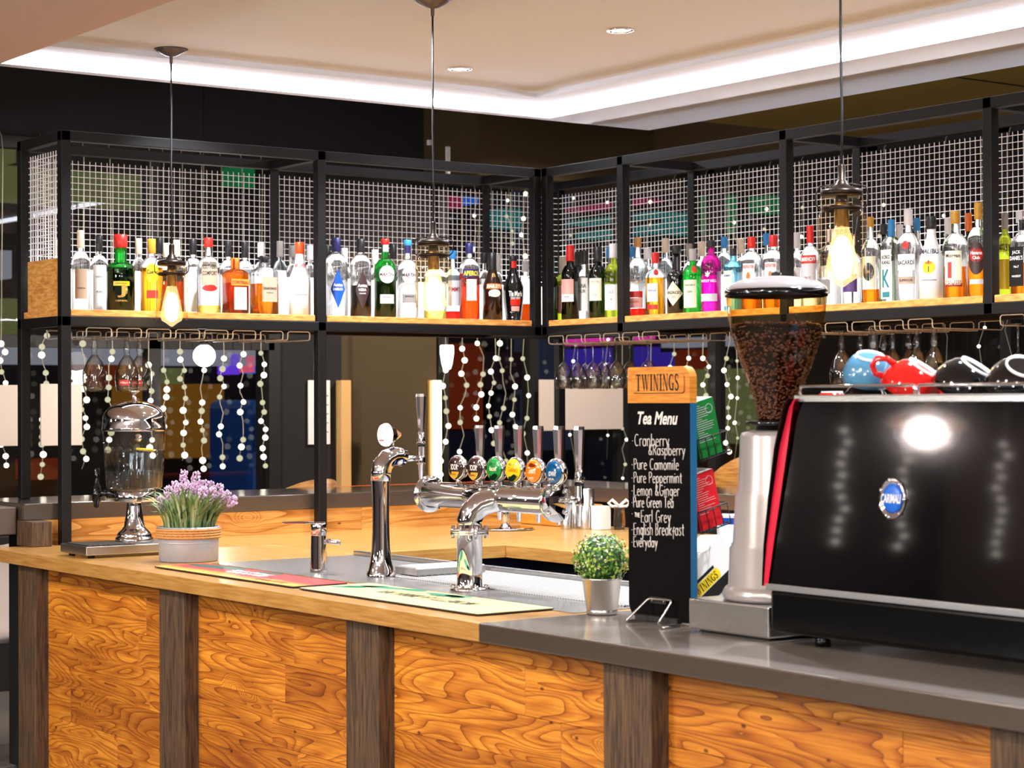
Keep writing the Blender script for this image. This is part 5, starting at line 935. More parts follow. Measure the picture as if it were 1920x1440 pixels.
b = MB(); zf = .0035
pts = [on(1250, 1162), on(1200, 1167), on(1172, 1168)]; pts = [lp(p) for p in pts]
top1, top2 = lp(up(1216, 1122, 'x', XB-.012)), lp(up(1261, 1126, 'x', XB-.012)); g2_ = lp(on(1234, 1172)); g3_ = lp(on(1243, 1180)); g4_ = lp(on(1275, 1176))
for q in pts+[g2_, g3_, g4_]: q.z = zf
def rnd_path(P, r=.010, n=4):
    out = [P[0]]
    for a, c, e in zip(P, P[1:], P[2:]):
        d1, d2 = (a-c), (e-c); q = min(r, d1.length*.45, d2.length*.45); p1, p2 = c+d1.normalized()*q, c+d2.normalized()*q
        for i in range(n+1): s_ = i/n; out.append(p1*(1-s_)**2+c*2*s_*(1-s_)+p2*s_*s_)
    return out+[P[-1]]
b.tube(rnd_path([pts[0], pts[2], top1, top2, g2_, g3_, g4_]), .0031, 'steel', 8); b.done('wire_stand', t)
# --- wire baskets on the back of the board and the tea boxes in them
mat('box_green', '#1a7a34', .35); mat('box_red', '#d3202a', .35); mat('box_white', '#ece7e2', .4); mat('box_olive', '#9a9a1e', .4); mat('kraft', '#c39a62', .7)
def basket(z, label):
    t = thing('wire_basket', label, 'wire basket', (-2.163, -3.44, z), 0, 'wire baskets behind the menu board')
    b = MB(); tl = math.radians(-14); R_ = Matrix.Rotation(tl, 4, 'Y')
    def q(x, y, zz): return R_ @ Vector((x, y, zz))
    x0, x1, ya, yb = .020, .115, -.075, .07
    for zz in (0, .052): b.tube([q(x0, ya, zz), q(x1, ya, zz), q(x1, yb, zz), q(x0, yb, zz)], .0019, 'black_steel', 6, closed=True)
    for i in range(5):
        xx = x0+(x1-x0)*i/4; b.tube([q(xx, ya, .052), q(xx, ya, 0), q(xx, yb, 0), q(xx, yb, .052)], .0016, 'black_steel', 5)
    for i in range(5):
        yy = ya+(yb-ya)*i/4; b.tube([q(x1, yy, .052), q(x1, yy, 0), q(x0, yy, 0)], .0016, 'black_steel', 5)
    b.done('wire_frame', t); return t
def teabox(z, face, label, line):
    t = thing('tea_box', label, 'tea box', (-2.163, -3.44, z), 0, 'tea boxes in the wire baskets'); R_ = Matrix.Rotation(math.radians(-14), 4, 'Y')
    b = MB(); b.box(.022, .098, -.067, .06, .0025, .142, face, .001, T=R_); b.done('carton', t)
    b = MB(); q = lambda x, y, zz: tuple(R_ @ Vector((x, y, zz)))
    b.add([q(.024, -.066, .1428), q(.096, -.066, .1428), q(.096, .058, .1428), q(.024, .058, .1428)], [(0, 1, 2, 3)], 'box_white'); b.add([q(.0215, -.066, .05), q(.0215, .058, .05), q(.0215, .058, .141), q(.0215, -.066, .141)], [(0, 1, 2, 3)], 'box_olive')
    rr = random.Random(len(label))
    for i in range(17):
        zz = .130-i*.0055; x1 = rr.uniform(.055, .090) if i % 6 else .05; b.add([q(.030, -.0676, zz), q(x1, -.0676, zz), q(x1, -.0676, zz+.0014), q(.030, -.0676, zz+.0014)], [(0, 1, 2, 3)], line)
    b.add([q(.066+.012*math.cos(k*.5236)+.012, -.0676, .118+.012*math.sin(k*.5236)) for k in range(12)]+[q(.066+.0105*math.cos(k*.5236)+.012, -.0677, .118+.0105*math.sin(k*.5236)) for k in range(12)], [(k, (k+1) % 12, 12+(k+1) % 12, 12+k) for k in range(12)], line); b.done('print', t)
zA = up(1325, 868, 'y', -3.51).z; zB_ = up(1330, 1003, 'y', -3.51).z
basket(zA, 'upper wire basket behind the menu board, holding the green box'); teabox(zA, 'box_green', 'green tea box in the upper wire basket beside the menu board', 'lb_silver')
basket(zB_, 'lower wire basket behind the menu board, holding the red box'); teabox(zB_, 'box_red', 'red tea box in the lower wire basket beside the menu board', 'lb_pink')
t = thing('tea_carton', 'open tea carton with gold name band lying tilted behind the grinder base', 'tea box', (-2.06, -3.44, CZ+.012), 0)
R_ = Matrix.Rotation(math.radians(-4), 4, 'X') @ Matrix.Rotation(math.radians(-33), 4, 'Y')
b = MB(); b.box(-.06, .12, -.02, .06, .0, .115, 'box_white', .001, T=Matrix.Translation((0, 0, .035)) @ R_); b.done('carton', t)
b = MB(); q = lambda x, zz, d=0: tuple(Matrix.Translation((0, 0, .035)) @ R_ @ Vector((x, -.0206-d, zz)))
b.add([q(-.058, .0), q(.118, .0), q(.118, .032), q(-.058, .032)], [(0, 1, 2, 3)], 'lb_black'); b.add([q(-.055, .034, .0003), q(.055, .034, .0003), q(.06, .046, .0003), q(.055, .062, .0003), q(-.055, .062, .0003)], [(0, 1, 2, 3, 4)], 'lb_yellow'); b.add([q(-.05, .064), q(.05, .064), q(.05, .072), q(-.05, .072)], [(0, 1, 2, 3)], 'lb_black')
for s_ in S_: b.add([q(-.048+x*.096/sw, .038+y*.020, .0007) for x, y in s_], [tuple(range(len(s_)))], 'letter_and_shadow_dark')
b.done('print', t)
# --- coffee grinder
mat('grinder_grey', '#a79d9b', .28, .35, coat=.4); mat('bean', '#4a1808', .32, coat=.5); mat('bean_mass', '#120602', .8, spec=.1); thin('hopper_clear', (.95, .82, .50), (.55, .32, .08), ior=1.45); mat('lid_clear', '#9d9595', .12, spec=.8)  # amber hopper tint stands in for warm reflections inside the clear hopper
GX, GY = -2.125, -3.757
t = thing('coffee_grinder', 'grey coffee grinder with bean-filled hopper beside the coffee machine', 'coffee grinder', (GX, GY, CZ+.0005), 0)
xa = -2.262-GX; b = MB(); b.box(xa, xa+.30, -3.872-GY, -3.598-GY, .006, .078, 'steel', .004); b.box(xa+.02, xa+.28, -3.85-GY, -3.62-GY, 0, .007, 'black_matt'); b.done('base_box', t)
b = MB(); b.lathe([(0, .079), (.124, .079), (.128, .086), (.128, .098), (.122, .108), (.115, .113), (.112, .20), (.108, .203), (.108, .208), (.104, .212), (.098, .32), (.094, .325), (.094, .33), (.091, .335), (.086, .46), (.082, .468), (.055, .474), (0, .475)], 'grinder_grey', 48); b.done('body', t)
b = MB(); b.lathe([(.050, .474), (.050, .486), (.075, .487), (.075, .495), (.046, .496)], 'black_gloss', 32); b.done('collar', t)
hp = [(.045, .495), (.047, .52), (.055, .55), (.072, .60), (.090, .65), (.104, .695), (.113, .74), (.117, .785), (.1175, .795)]
b = MB(); b.lathe(hp, 'hopper_clear', 56, cap=False); hop = b.done('hopper', t)
b = MB(); b.lathe([(0, .497)]+[(r-.003, z) for r, z in hp if z < .71]+[(.108, .712), (.104, .716), (.05, .722), (0, .725)], 'bean_mass', 48)
for i in range(2300):
    z = r_.uniform(.50, .735); R0 = [r for r, zz in hp if zz <= z][-1] if z > .5 else .045; nx = [(r, zz) for r, zz in hp if zz > z][0]; pv = [(r, zz) for r, zz in hp if zz <= z][-1]; R0 = pv[0]+(nx[0]-pv[0])*(z-pv[1])/(nx[1]-pv[1])
    if z > .715: R0 *= math.sqrt(r_.random())
    a = r_.uniform(0, 6.283); c = Vector(((R0-.004)*math.cos(a), (R0-.004)*math.sin(a), min(z, .722))); E_ = Matrix.Translation(c) @ Matrix.Rotation(r_.uniform(0, 6.28), 4, 'Z') @ Matrix.Rotation(r_.uniform(-1.5, 1.5), 4, 'X') @ Matrix.Diagonal((.0068, .0048, .0036, 1))
    b.add([(1, 0, 0), (-1, 0, 0), (0, 1, 0), (0, -1, 0), (0, 0, 1), (0, 0, -1)], [(0, 2, 4), (2, 1, 4), (1, 3, 4), (3, 0, 4), (2, 0, 5), (1, 2, 5), (3, 1, 5), (0, 3, 5)], 'bean', True, E_)
be = b.done('coffee_beans', t); be['kind'] = 'stuff'
b = MB(); b.lathe([(.1195, .786), (.1205, .788), (.1205, .800), (.118, .802)], 'black_gloss', 48, cap=False); b.lathe([(.118, .802), (.116, .808), (.095, .822), (.05, .832), (0, .835)], 'lid_clear', 48, cap=False); b.lathe([(.012, .832), (.012, .842), (.006, .845), (0, .845)], 'black_gloss', 16); b.done('lid', t)
# --- espresso machine
mat('polished', (.26, .25, .27), .045, 1); mat('machine_black', '#030303', .25, spec=.2); mat('cheek_red', '#c9203a', .25, coat=.6); mat('emblem_blue', '#1c5fc0', .25)
MX = -2.29; t = thing('espresso_machine', 'large espresso machine with polished rear panel and blue oval emblem', 'coffee machine', (MX, -4.5, CZ), 0)
yt, yb_ = up(1478, 757, 'x', MX).y+4.5, up(1441, 1088, 'x', MX).y+4.5; yl, yr = yb_+.004, -1.25
b = MB(); b.box(.0, .52, yr, yl-.005, .028, .125, 'machine_black', .012); b.done('base', t)
for y in (.50, -.1, -.8, -1.15):
    b = MB(); b.lathe([(.018, 0), (.018, .028)], 'black_gloss', 14, Matrix.Translation((.07, y, 0))); b.done('foot', t)
b = MB(); b.box(-.006, .0, yr, yl, .122, .136, 'steel_dull', .001); b.done('trim_rail', t)
b = MB()
b.add([(.0, yr, .136), (.0, yb_, .136), (.02, yt, .541), (.02, yr, .541)], [(0, 3, 2, 1)], 'polished'); b.add([(.5, yr, .136), (.5, yb_, .136), (.5, yt, .541), (.5, yr, .541), ], [(0, 1, 2, 3)], 'machine_black'); b.done('rear_panel', t)
b = MB(); out = [(yb_+.012, .130), (yb_+.006, .22), (yb_-.010, .33), (yb_-.030, .44), (yt+.008, .53), (yt-.004, .548)]; inn = [(yb_-.002, .130), (yb_-.016, .22), (yb_-.036, .33), (yb_-.055, .44), (yt-.003, .53), (yt-.008, .548)]
n_ = len(out); V = [(.018*(i/(n_-1))-.004, y, z) for i, (y, z) in enumerate(out)]+[(.018*(i/(n_-1))-.004, y, z) for i, (y, z) in enumerate(inn)]+[(.5, y, z) for y, z in out]+[(.5, y, z) for y, z in inn]
F = [(i, i+1, n_+i+1, n_+i) for i in range(n_-1)]+[(2*n_+i, i, i+1, 2*n_+i+1) for i in range(n_-1)]; b.add(V, F, 'cheek_red'); b.add([(-.006, y+.004, z) for y, z in out]+[(.5, y+.004, z) for y, z in out]+[(-.006, y, z) for y, z in out], [(i, i+1, n_+i+1, n_+i) for i in range(n_-1)]+[(i, 2*n_+i, 2*n_+i+1, i+1) for i in range(n_-1)], 'machine_black'); b.done('side_cheek', t)
b = MB(); b.box(.022, .034, yr, yt+.006, .538, .556, 'steel', .003); b.box(.034, .52, yt-.006, yt+.006, .505, .556, 'steel', .002); b.box(.508, .52, yr, yt-.006, .505, .556, 'steel', .002); b.box(.034, .508, yr, yt-.006, .500, .514, 'steel'); b.done('top_tray', t)
b = MB()
for ya, ye in ((up(1497, 740, 'x', MX+.03).y+4.5, up(1712, 740, 'x', MX+.03).y+4.5), (up(1719, 740, 'x', MX+.03).y+4.5, -.95)):
    b.tube(rnd_path([Vector((.035, ya, .556)), Vector((.035, ya, .575)), Vector((.035, ye, .575)), Vector((.035, ye, .556))], .008), .0032, 'chrome', 8)
b.done('cup_rail', t)
Q = up(1675, 935, 'x', MX+.010)-Vector((MX, -4.5, CZ)); N = Vector((-.405, 0, .02)).normalized(); W = Vector((.02, 0, .405)).normalized(); U = Vector((0, -1, 0))
b = MB(); T = Matrix((U, W, N)).transposed().to_4x4(); T.translation = Q+N*.0005
b.lathe([(.0365, 0), (.0375, .004), (.034, .006), (.033, .004)], 'chrome', 40, T, sy=1.13, sx=.97)
for k in range(7):
    a = k*.9; b.lathe([(.005, .003), (.004, .007), (0, .008)], 'chrome', 10, T @ Matrix.Translation((.034*math.cos(a), .039*math.sin(a), 0)))
b.lathe([(.033, .003), (.02, .0055), (0, .006)], 'emblem_blue', 40, T, sy=1.13, sx=.97); b.flat('CARIMALI', Q+N*.0072, U, W, .056, .019, 'lb_white', .0006, .02, .15); b.done('emblem', t)
# --- cups warming on the machine
mat('cup_red', '#c81a14', .1, coat=.6); mat('cup_black', '#0b0a0a', .08, coat=.6); mat('cup_blue', '#4f86a8', .15, coat=.5); mat('cup_white', '#efe9e4', .3)
def cup(px, py, x, col, label, scale=1., axis=(0, 1, 0), handle=None, rest=None):
    """axis = (right, up, toward us) of the foot ring; handle = roll about that axis in degrees"""
    P = up(px, py, 'x', x); t = thing('coffee_cup', label, 'cup', P, 0, 'cups on top of the coffee machine'); t.scale = (scale,)*3
    a = VR*axis[0]+Vector((0, 0, 1))*axis[1]-VF*axis[2]; a.normalize(); h = -VR+Vector((0, 0, .30))+VF*.1 if handle else VR; h = (h-a*h.dot(a)).normalized(); t.rotation_euler = Matrix((h, a.cross(h), a)).transposed().to_euler()
    b = MB(); b.lathe([(.058, -.034), (.0605, -.033), (.060, -.012), (.054, .008), (.042, .025), (.034, .030)], col, 40, cap=False); b.lathe([(.034, .030), (.0335, .0345), (.0315, .0345), (.030, .031), (0, .031)], 'cup_white', 36, cap=False)
    b.lathe([(0, .0312), (.0298, .0312)], col, 30, cap=False); b.lathe([(.058, -.034), (.052, .004), (0, .024)], 'cup_white', 32, cap=False); b.done('cup_body', t)
    if handle is not None: b = MB(); b.tube([(.052, 0, -.022), (.072, 0, -.026), (.086, 0, -.016), (.086, 0, .0), (.070, 0, .010), (.050, 0, .008)], .0062, col, 10, taper=[1.1, 1, .95, .95, 1, 1.1]); b.done('handle', t)
    bpy.context.view_layer.update(); lo_ = min((t.matrix_basis @ v.co).z for c in kids(t) for v in c.data.vertices); t.location.z += (rest or CZ+.514)+.0006-lo_; return t
cup(1560, 745, -2.13, 'cup_red', 'small red cup upside down at the left end of the machine top', .72)
cup(1622, 745, -2.14, 'cup_black', 'black cup upside down under the blue cup', .92)
cup(1629, 712, -2.15, 'cup_blue', 'blue cup stacked on the black cup, base toward us', .92, (.05, .92, .38), rest=CZ+.514+.050)
cup(1716, 722, -2.14, 'cup_red', 'large red cup tilted with its handle ring up on the left', 1.12, (.48, .80, .26), 196)
cup(1778, 718, -1.97, 'cup_red', 'red cup upside down behind the large tilted red cup', 1.08)
cup(1815, 722, -2.13, 'cup_black', 'large black cup tilted to the right of the red cups', 1.12, (.46, .80, .30))
cup(1868, 716, -1.95, 'cup_red', 'red cup upside down between the two black cups', 1.08)
cup(1912, 722, -2.14, 'cup_black', 'black cup at the right edge with its base facing us', 1.10, (.10, .80, .58))
# ---------------------------------------------------------------- fairy light strands in the windows
bm_ = MB(); bm_.lathe([(.0, .019)]+[(.019*math.cos(math.radians(a)), .019*math.sin(math.radians(a))) for a in range(75, -90, -15)]+[(0, -.019)], 'fairy', 14, cap=False); fo = bm_.done('bulb'); FME = fo.data; bpy.data.objects.remove(fo); FDM = FME.copy(); FDM.materials.clear(); FDM.materials.append(MATS['fairy_dim'])
mat('wire_pale', '#b8ae98', .5); rf = random.Random(21)
def strand(px, ax, val, ya, yb, step, label, group, r=1.0, top=None, jit=6, skip=.22):
    P0 = up(px, ya, ax, val); P1 = up(px, yb, ax, val); t = thing('fairy_light_strand', label, 'fairy lights', (P0.x, P0.y, P0.z), 0, group)
    hk = Vector((0, .058 if val > 2.43 else .098, 0)) if ax == 'y' else Vector((.058, 0, 0)); pts = [hk+Vector((0, 0, 2.84-P0.z)), hk*.3+Vector((0, 0, 2.80-P0.z)), Vector((0, 0, 2.72-P0.z))]; y = ya; n_ = 0
    while y <= yb:
        P = up(px+rf.uniform(-jit, jit), y, ax, val)-P0; pts.append(P)
        if rf.random() > skip:
            q = r*rf.uniform(.68, .92); o = bpy.data.objects.new('bulb', FME if rf.random() < .55 else FDM); COL.objects.link(o); o.parent = t; o.location = P+Vector((0, 0, -.012)); o.scale = (q, q, q); n_ += 1
        y += step*rf.uniform(.75, 1.3)
    b = MB(); b.tube(pts, .0022, 'wire_pale', 4); b.done('wire', t)
LW, MW, RW = 'fairy lights in the left window', 'fairy lights in the middle window', 'fairy lights in the right windows'
for px, a, e in ((6, 640, 880), (82, 625, 890), (158, 640, 880), (207, 655, 850), (283, 680, 860), (308, 690, 800), (343, 655, 880), (379, 690, 890), (416, 668, 888), (455, 660, 860), (493, 658, 880)):
    strand(px, 'y', 2.44, a, e, 18, 'fairy light strand with round bulbs hanging in the left window', LW)
for px, a, e in ((833, 690, 900), (868, 650, 880), (899, 640, 800), (922, 668, 850), (941, 640, 900), (961, 670, 800), (984, 360, 905)):
    strand(px, 'y', 2.44, a, e, 23 if px != 984 else 36, 'fairy light strand with round bulbs hanging in the middle window', MW, jit=8)
for px in (889, 955): strand(px, 'y', 2.40, 372, 470, 26, 'fairy light strand seen through the mesh left of the inner corner', MW, r=.7)
for px, a, e, st in ((1075, 368, 900, 34), (1140, 376, 900, 42), (1168, 800, 905, 20), (1215, 375, 900, 38), (1262, 660, 900, 24), (1290, 668, 800, 24), (1322, 668, 820, 21), (1364, 640, 860, 22), (1383, 380, 860, 36), (1440, 388, 480, 30), (1500, 385, 660, 44), (1655, 380, 660, 48), (1770, 400, 740, 40), (1842, 610, 740, 34), (1890, 420, 700, 36)):
    strand(px, 'x', 2.44, a, e, st, 'fairy light strand with small bulbs hanging in the right windows', RW, r=.66 if px not in (1262, 1290, 1322, 1364) else .9, jit=7)
# ---------------------------------------------------------------- panels, poster, strips on the back wall
mat('panel_board', '#dccabd', .6)
def board(name, ax, val, x0, x1, ya, yb, m, label, cat, th=.012, group=None):
    A0, A1 = up(x0, yb, ax, val), up(x1, ya, ax, val); b = MB()
    if ax == 'y': b.box(A0.x, A1.x, val-th, val, A0.z, A1.z, m, .002)
    else: b.box(val-th, val, A0.y, A1.y, A0.z, A1.z, m, .002)
    return tag(b.done(name), label, cat, group)
board('window_panel', 'y', 2.40, -90, 34, 722, 838, 'panel_board', 'pale blank panel on the left window, cut by the left edge of the picture', 'panel')
board('window_panel', 'y', 2.40, 75, 152, 720, 836, 'panel_board', 'pale blank panel on the left window behind the left gantry post', 'panel')
board('window_panel', 'y', 2.40, 1010, 1041, 712, 808, 'panel_board', 'narrow pale panel on the window left of the dark rear post', 'panel')
board('window_panel', 'y', 2.40, 1058, 1166, 728, 806, 'panel_board', 'wide pale panel on the window under the corner wine glasses', 'panel')
t = thing('wall_poster', 'tall narrow white poster on the dark wall behind the middle post', 'poster', up(597, 773, 'y', 2.49))
b = MB(); s_ = 1/ppm(t.location); b.box(-23*s_, 24*s_, -.008, 0, -60*s_, 60*s_, 'white', .001); b.done('sheet', t)
b = MB()
for i in range(16): b.box(-4*s_, (1+3*rf.random())*s_, -.0095, -.008, (38-i*5.6)*s_, (40-i*5.6)*s_, 'lb_black')
for i in range(5): b.box(16*s_, 20*s_, -.0095, -.008, (30-i*17)*s_, (32-i*17)*s_, 'lb_grey')
b.done('lettering', t)
mat('batten_oak', '#e0b070', .5)
A0, A1 = up(637, 925, 'y', 2.46), up(655, 713, 'y', 2.46); b = MB(); b.box(A0.x, A1.x, 2.44, 2.499, .1, A1.z, 'batten_oak', .003); tag(b.done('oak_batten'), 'upright pale oak batten on the edge of the brown wall', 'batten')
glow('strip_warm', '#fff0c4', 2.6, True)
A0, A1 = up(813, 915, 'y', 2.46), up(827, 713, 'y', 2.46); t = thing('wall_light_strip', 'upright glowing light strip at the right edge of the brown wall', 'light', (A0.x, 2.45, .9))
b = MB(); b.box(-.012, A1.x-A0.x+.03, .03, .05, 0, A1.z-.9, 'batten_oak'); b.done('backing', t); b = MB(); b.box(0, A1.x-A0.x, .0, .03, .02, A1.z-.9, 'strip_warm', .006); b.done('diffuser', t)
b = MB()
for px, ya, yb in ((806, 206, 262), (841, 210, 330)):
    A0, A1 = up(px-2, yb, 'y', 1.93), up(px+3, ya, 'y', 1.93); b.box(A0.x, A1.x, 1.93, 1.95, A0.z, min(A1.z, 2.86), 'white')
o = b.done('trim_1'); struct(o)
# hanging lamps beyond the bar
mat('shade_glass', '#f2ece4', .3)
P = up(383, 667, 'y', 1.75); t = thing('globe_lamp', 'round glowing globe lamp hanging before the left window', 'lamp', P)
r0 = 21/ppm(P); b = MB(); b.lathe([(.02, r0*.98)]+[(r0*math.cos(math.radians(a)), r0*math.sin(math.radians(a))) for a in range(70, -91, -12)], 'globe_glow', 28); b.done('globe', t); lamp('globe_light', 'POINT', (P.x, P.y-.0, P.z-.09), 14, (1, .93, .84), .05); b = MB(); b.lathe([(.024, r0*.95), (.024, r0+.04), (.008, r0+.05)], 'bronze_dark', 16); b.tube([(0, 0, r0+.05), (0, 0, 3.25-P.z)], .004, 'cord_black', 6); b.done('cord', t)
P = up(838, 670, 'y', 1.95); t = thing('shade_lamp', 'glowing white tapered lamp shade right of the brown wall', 'lamp', P); k = 1/ppm(P)
b = MB(); b.lathe([(0, -23*k), (7*k, -22*k), (10*k, -12*k), (13*k, 8*k), (13*k, 21*k), (11*k, 23*k)], 'globe_glow', 24); b.done('shade', t); b = MB(); b.tube([(0, 0, 23*k), (0, 0, 2.72-P.z)], .004, 'cord_black', 6); b.done('cord', t)
# ---------------------------------------------------------------- seating behind and beside the bar
def wood_chair(px, py, y, label, rz=0):
    P = up(px, py, 'y' if y > 0 else 'x', abs(y)); t = thing('wooden_chair', label, 'chair', (P.x, P.y, 0), rz, 'round-backed wooden chairs'); zt = P.z
    b = MB(); V = []; F = []; n_ = 14
    for i in range(n_+1):
        a = math.radians(-70+140*i/n_); h = zt-.11*(abs(a)/1.22)**2.2
        for q, z in ((.25, .72), (.25, h), (.265, h), (.265, .72)): V.append((q*math.sin(a), -.25+q*math.cos(a)*-1+.25, z))
    for i in range(n_):
        for j in range(4): F.append((4*i+j, 4*i+(j+1) % 4, 4*i+4+(j+1) % 4, 4*i+4+j))
    b.add(V, F, 'chair_wood', True); b.done('backrest', t)
    b = MB(); b.lathe([(0, .43), (.22, .43), (.235, .445), (.22, .46), (0, .462)], 'chair_wood', 28); b.done('seat', t)
    for sx in (-1, 1):
        for sy in (-1, 1): b = MB(); b.cyl((sx*.16, sy*.16, .43), (sx*.21, sy*.21, 0), .018, 'chair_wood', 10, .013); b.done('leg', t)
    for sx in (-1, 1): b = MB(); b.cyl((sx*.17, -.12, .45), (sx*.20, -.16, .74), .012, 'black_steel', 8); b.done('back_support', t)
wood_chair(525, 896, 1.0, 'round-backed wooden chair behind the ledge, left of the middle post', .35)
wood_chair(1402, 842, -1.5, 'round-backed wooden chair seen between tea boxes and bean hopper', -.2)
mat('orange_fabric', '#d8531c', .6)
A0, A1 = up(622, 918, 'y', 1.4), up(1000, 908, 'y', 1.4); t = thing('orange_bench', 'low bench with an orange back rail behind the ledge', 'bench', (A0.x, 1.4, 0)); L = A1.x-A0.x
b = MB(); b.tube([(0, 0, A0.z), (L, 0, A0.z)], .016, 'orange_fabric', 12); b.done('back_rail', t); b = MB(); b.box(0, L, .02, .45, .40, .46, 'orange_fabric', .01); b.done('seat', t)
for x in (.05, L-.05): b = MB(); b.box(x-.02, x+.02, -.012, .02, 0, A0.z-.012, 'black_steel'); b.done('leg', t)
mat('shell_white', '#e6d8d0', .35, coat=.2)
# white shell chair at the left
P = up(-18, 1205, 'y', 1.0); t = thing('shell_chair', 'white shell chair with splayed wooden legs at the lower left edge', 'chair', (P.x, P.y, 0), math.radians(-25))
b = MB(); V = []; F = []; n_, m_ = 16, 12; zs = P.z
prf = [(-.22, .03), (-.20, .01), (-.12, -.01), (0, -.005), (.10, .0), (.17, .04), (.205, .12), (.225, .22), (.235, .32), (.235, .37)]
for i, (u, h) in enumerate(prf):
    wd = .21+.02*math.sin(i/9*3.1) if i < 7 else .21*math.sqrt(max(.05, 1-((i-6)/3.3)**2))
    for j in range(m_+1): c = -1+2*j/m_; V.append((c*wd, u-.05*abs(c)**3*(1 if i > 5 else 0), zs+.025+h+.07*abs(c)**2.5*(1 if i < 7 else .2)))
for i in range(len(prf)-1):
    for j in range(m_): F.append((i*(m_+1)+j, i*(m_+1)+j+1, (i+1)*(m_+1)+j+1, (i+1)*(m_+1)+j))
b.add(V, F, 'shell_white', True); o = b.done('shell', t); md = o.modifiers.new('wall', 'SOLIDIFY'); md.thickness = .008
for sx in (-1, 1):
    for sy in (-1, 1): b = MB(); b.cyl((sx*.10, sy*.10, zs+.01), (sx*.22, sy*.21, .0), .016, 'chair_wood', 10, .011); b.done('leg', t)
# ---------------------------------------------------------------- things on the rear worktop
P = up(948, 993, 'z', CZ); t = thing('glass_rinser', 'round chrome rinser dish with short stem on the rear worktop', 'rinser', (-.42, P.y-.02, CZ+.0005))
t.location = (P.x, P.y, CZ+.0005)
b = MB(); b.lathe([(.11, 0), (.125, .004), (.118, .010), (.09, .006), (.03, .006), (.022, .012), (.016, .03), (.024, .045), (.016, .06), (.024, .075), (.014, .09), (0, .092)], 'chrome', 40); b.done('dish', t)
P = up(1010, 985, 'z', CZ); b = MB(); b.box(P.x, P.x+.25, P.y-.14, P.y+.14, CZ+.0005, CZ+.09, 'orange_oak', .006); tag(b.done('wooden_crate'), 'low brown wooden box on the rear worktop behind the tap bar', 'box')
for px, py, r0, h, lb in ((1062, 992, .024, .085, 'short steel tumbler on the rear worktop, behind the last tap spout'), (1078, 990, .022, .13, 'slim steel shaker between the two steel tumblers'), (1099, 992, .036, .17, 'tall steel cylinder on the rear worktop above the bucket plant')):
    P = up(px, py, 'z', CZ); t = thing('steel_tumbler', lb, 'tumbler', (P.x, P.y, CZ+.0006)); b = MB(); b.lathe([(r0*.88, 0), (r0*.9, .004), (r0, h), (r0*.95, h), (r0*.85, .01), (0, .01)], 'steel', 28, cap=False); b.lathe([(0, .0005), (r0*.88, .0005)], 'steel', 20); b.done('tumbler_body', t)
P = up(1127, 993, 'z', CZ); b = MB(); b.box(P.x-.03, P.x+.03, P.y-.03, P.y+.03, CZ+.0006, CZ+.10, 'white', .002); tag(b.done('white_carton'), 'small white carton behind the bucket plant', 'carton')
P = up(1146, 993, 'z', CZ); t = thing('ribbon_vase', 'small glass vase tied with a white ribbon bow', 'vase', (P.x+.02, P.y-.03, CZ+.0006)); b = MB(); b.lathe([(0, 0), (.022, 0), (.026, .03), (.022, .085), (.026, .10)], 'glass_clear', 24, cap=False); b.done('vase_body', t)
b = MB()
for sg in (-1, 1): b.tube([Vector((0, 0, .098)), VR*(.03*sg)+Vector((0, 0, .125)), VR*(.045*sg)+Vector((0, 0, .112)), VR*(.03*sg)+Vector((0, 0, .098)), Vector((0, 0, .098))], .007, 'white', 6)
b.done('bow', t)
P = up(1385, 975, 'x', -1.2); t = thing('card_terminal', 'tilted white screen terminal beside the coffee grinder', 'terminal', (-1.2, P.y, CZ)); glow('screen_blue', '#cfdcff', 1.6)
b = MB(); R_ = Matrix.Rotation(math.radians(34), 4, 'Z') @ Matrix.Rotation(math.radians(-12), 4, 'Y'); b.box(-.008, .008, -.06, .06, .06, .20, 'white', .003, T=R_); b.box(-.03, .05, -.05, .05, 0, .012, 'white'); b.box(.0, .012, -.02, .02, .0, .09, 'white'); b.done('case', t)
b = MB(); b.box(-.0095, -.0081, -.05, .05, .07, .17, 'screen_blue', T=R_); b.box(-.0095, -.0081, -.05, .05, .17, .19, 'lb_blue', T=R_); b.done('screen', t)
# ---------------------------------------------------------------- night outside the windows
mat('asphalt', '#1a1a1e', .7); b = MB(); b.box(-40, 40, 2.7, 40, -.12, -.02, 'asphalt'); b.box(2.7, 40, -40, 2.7, -.12, -.02, 'asphalt'); struct(b.done('ground'))
for k, c in dict(fac_dark='#15100f', fac_brown='#4a3015', fac_rust='#7a2f18', fac_grey='#8a8a90', fac_olive='#5f6634', fac_plum='#3a2130', fac_navy='#141c3a').items(): mat(k, c, .8)
for k, c, e in (('sign_green', '#1f7a48', .55), ('sign_red', '#c02c18', .55), ('sign_blue', '#1666d6', .7), ('sign_purple', '#6a3be0', .9), ('sign_magenta', '#d83aa0', .9), ('sign_teal', '#1d7a78', .55), ('sign_pink', '#e05a78', .9), ('sign_violet', '#3a2a9a', .7), ('win_amber', '#8a5a1e', .5), ('grey_glow', '#a7a8b4', .5), ('olive_glow', '#7d8250', .42), ('sign_crimson', '#9c1f4a', .6), ('rust_glow', '#8a3218', .35)): glow(k, c, e)  # some of these sit on fascias and walls, their lit look put into emission
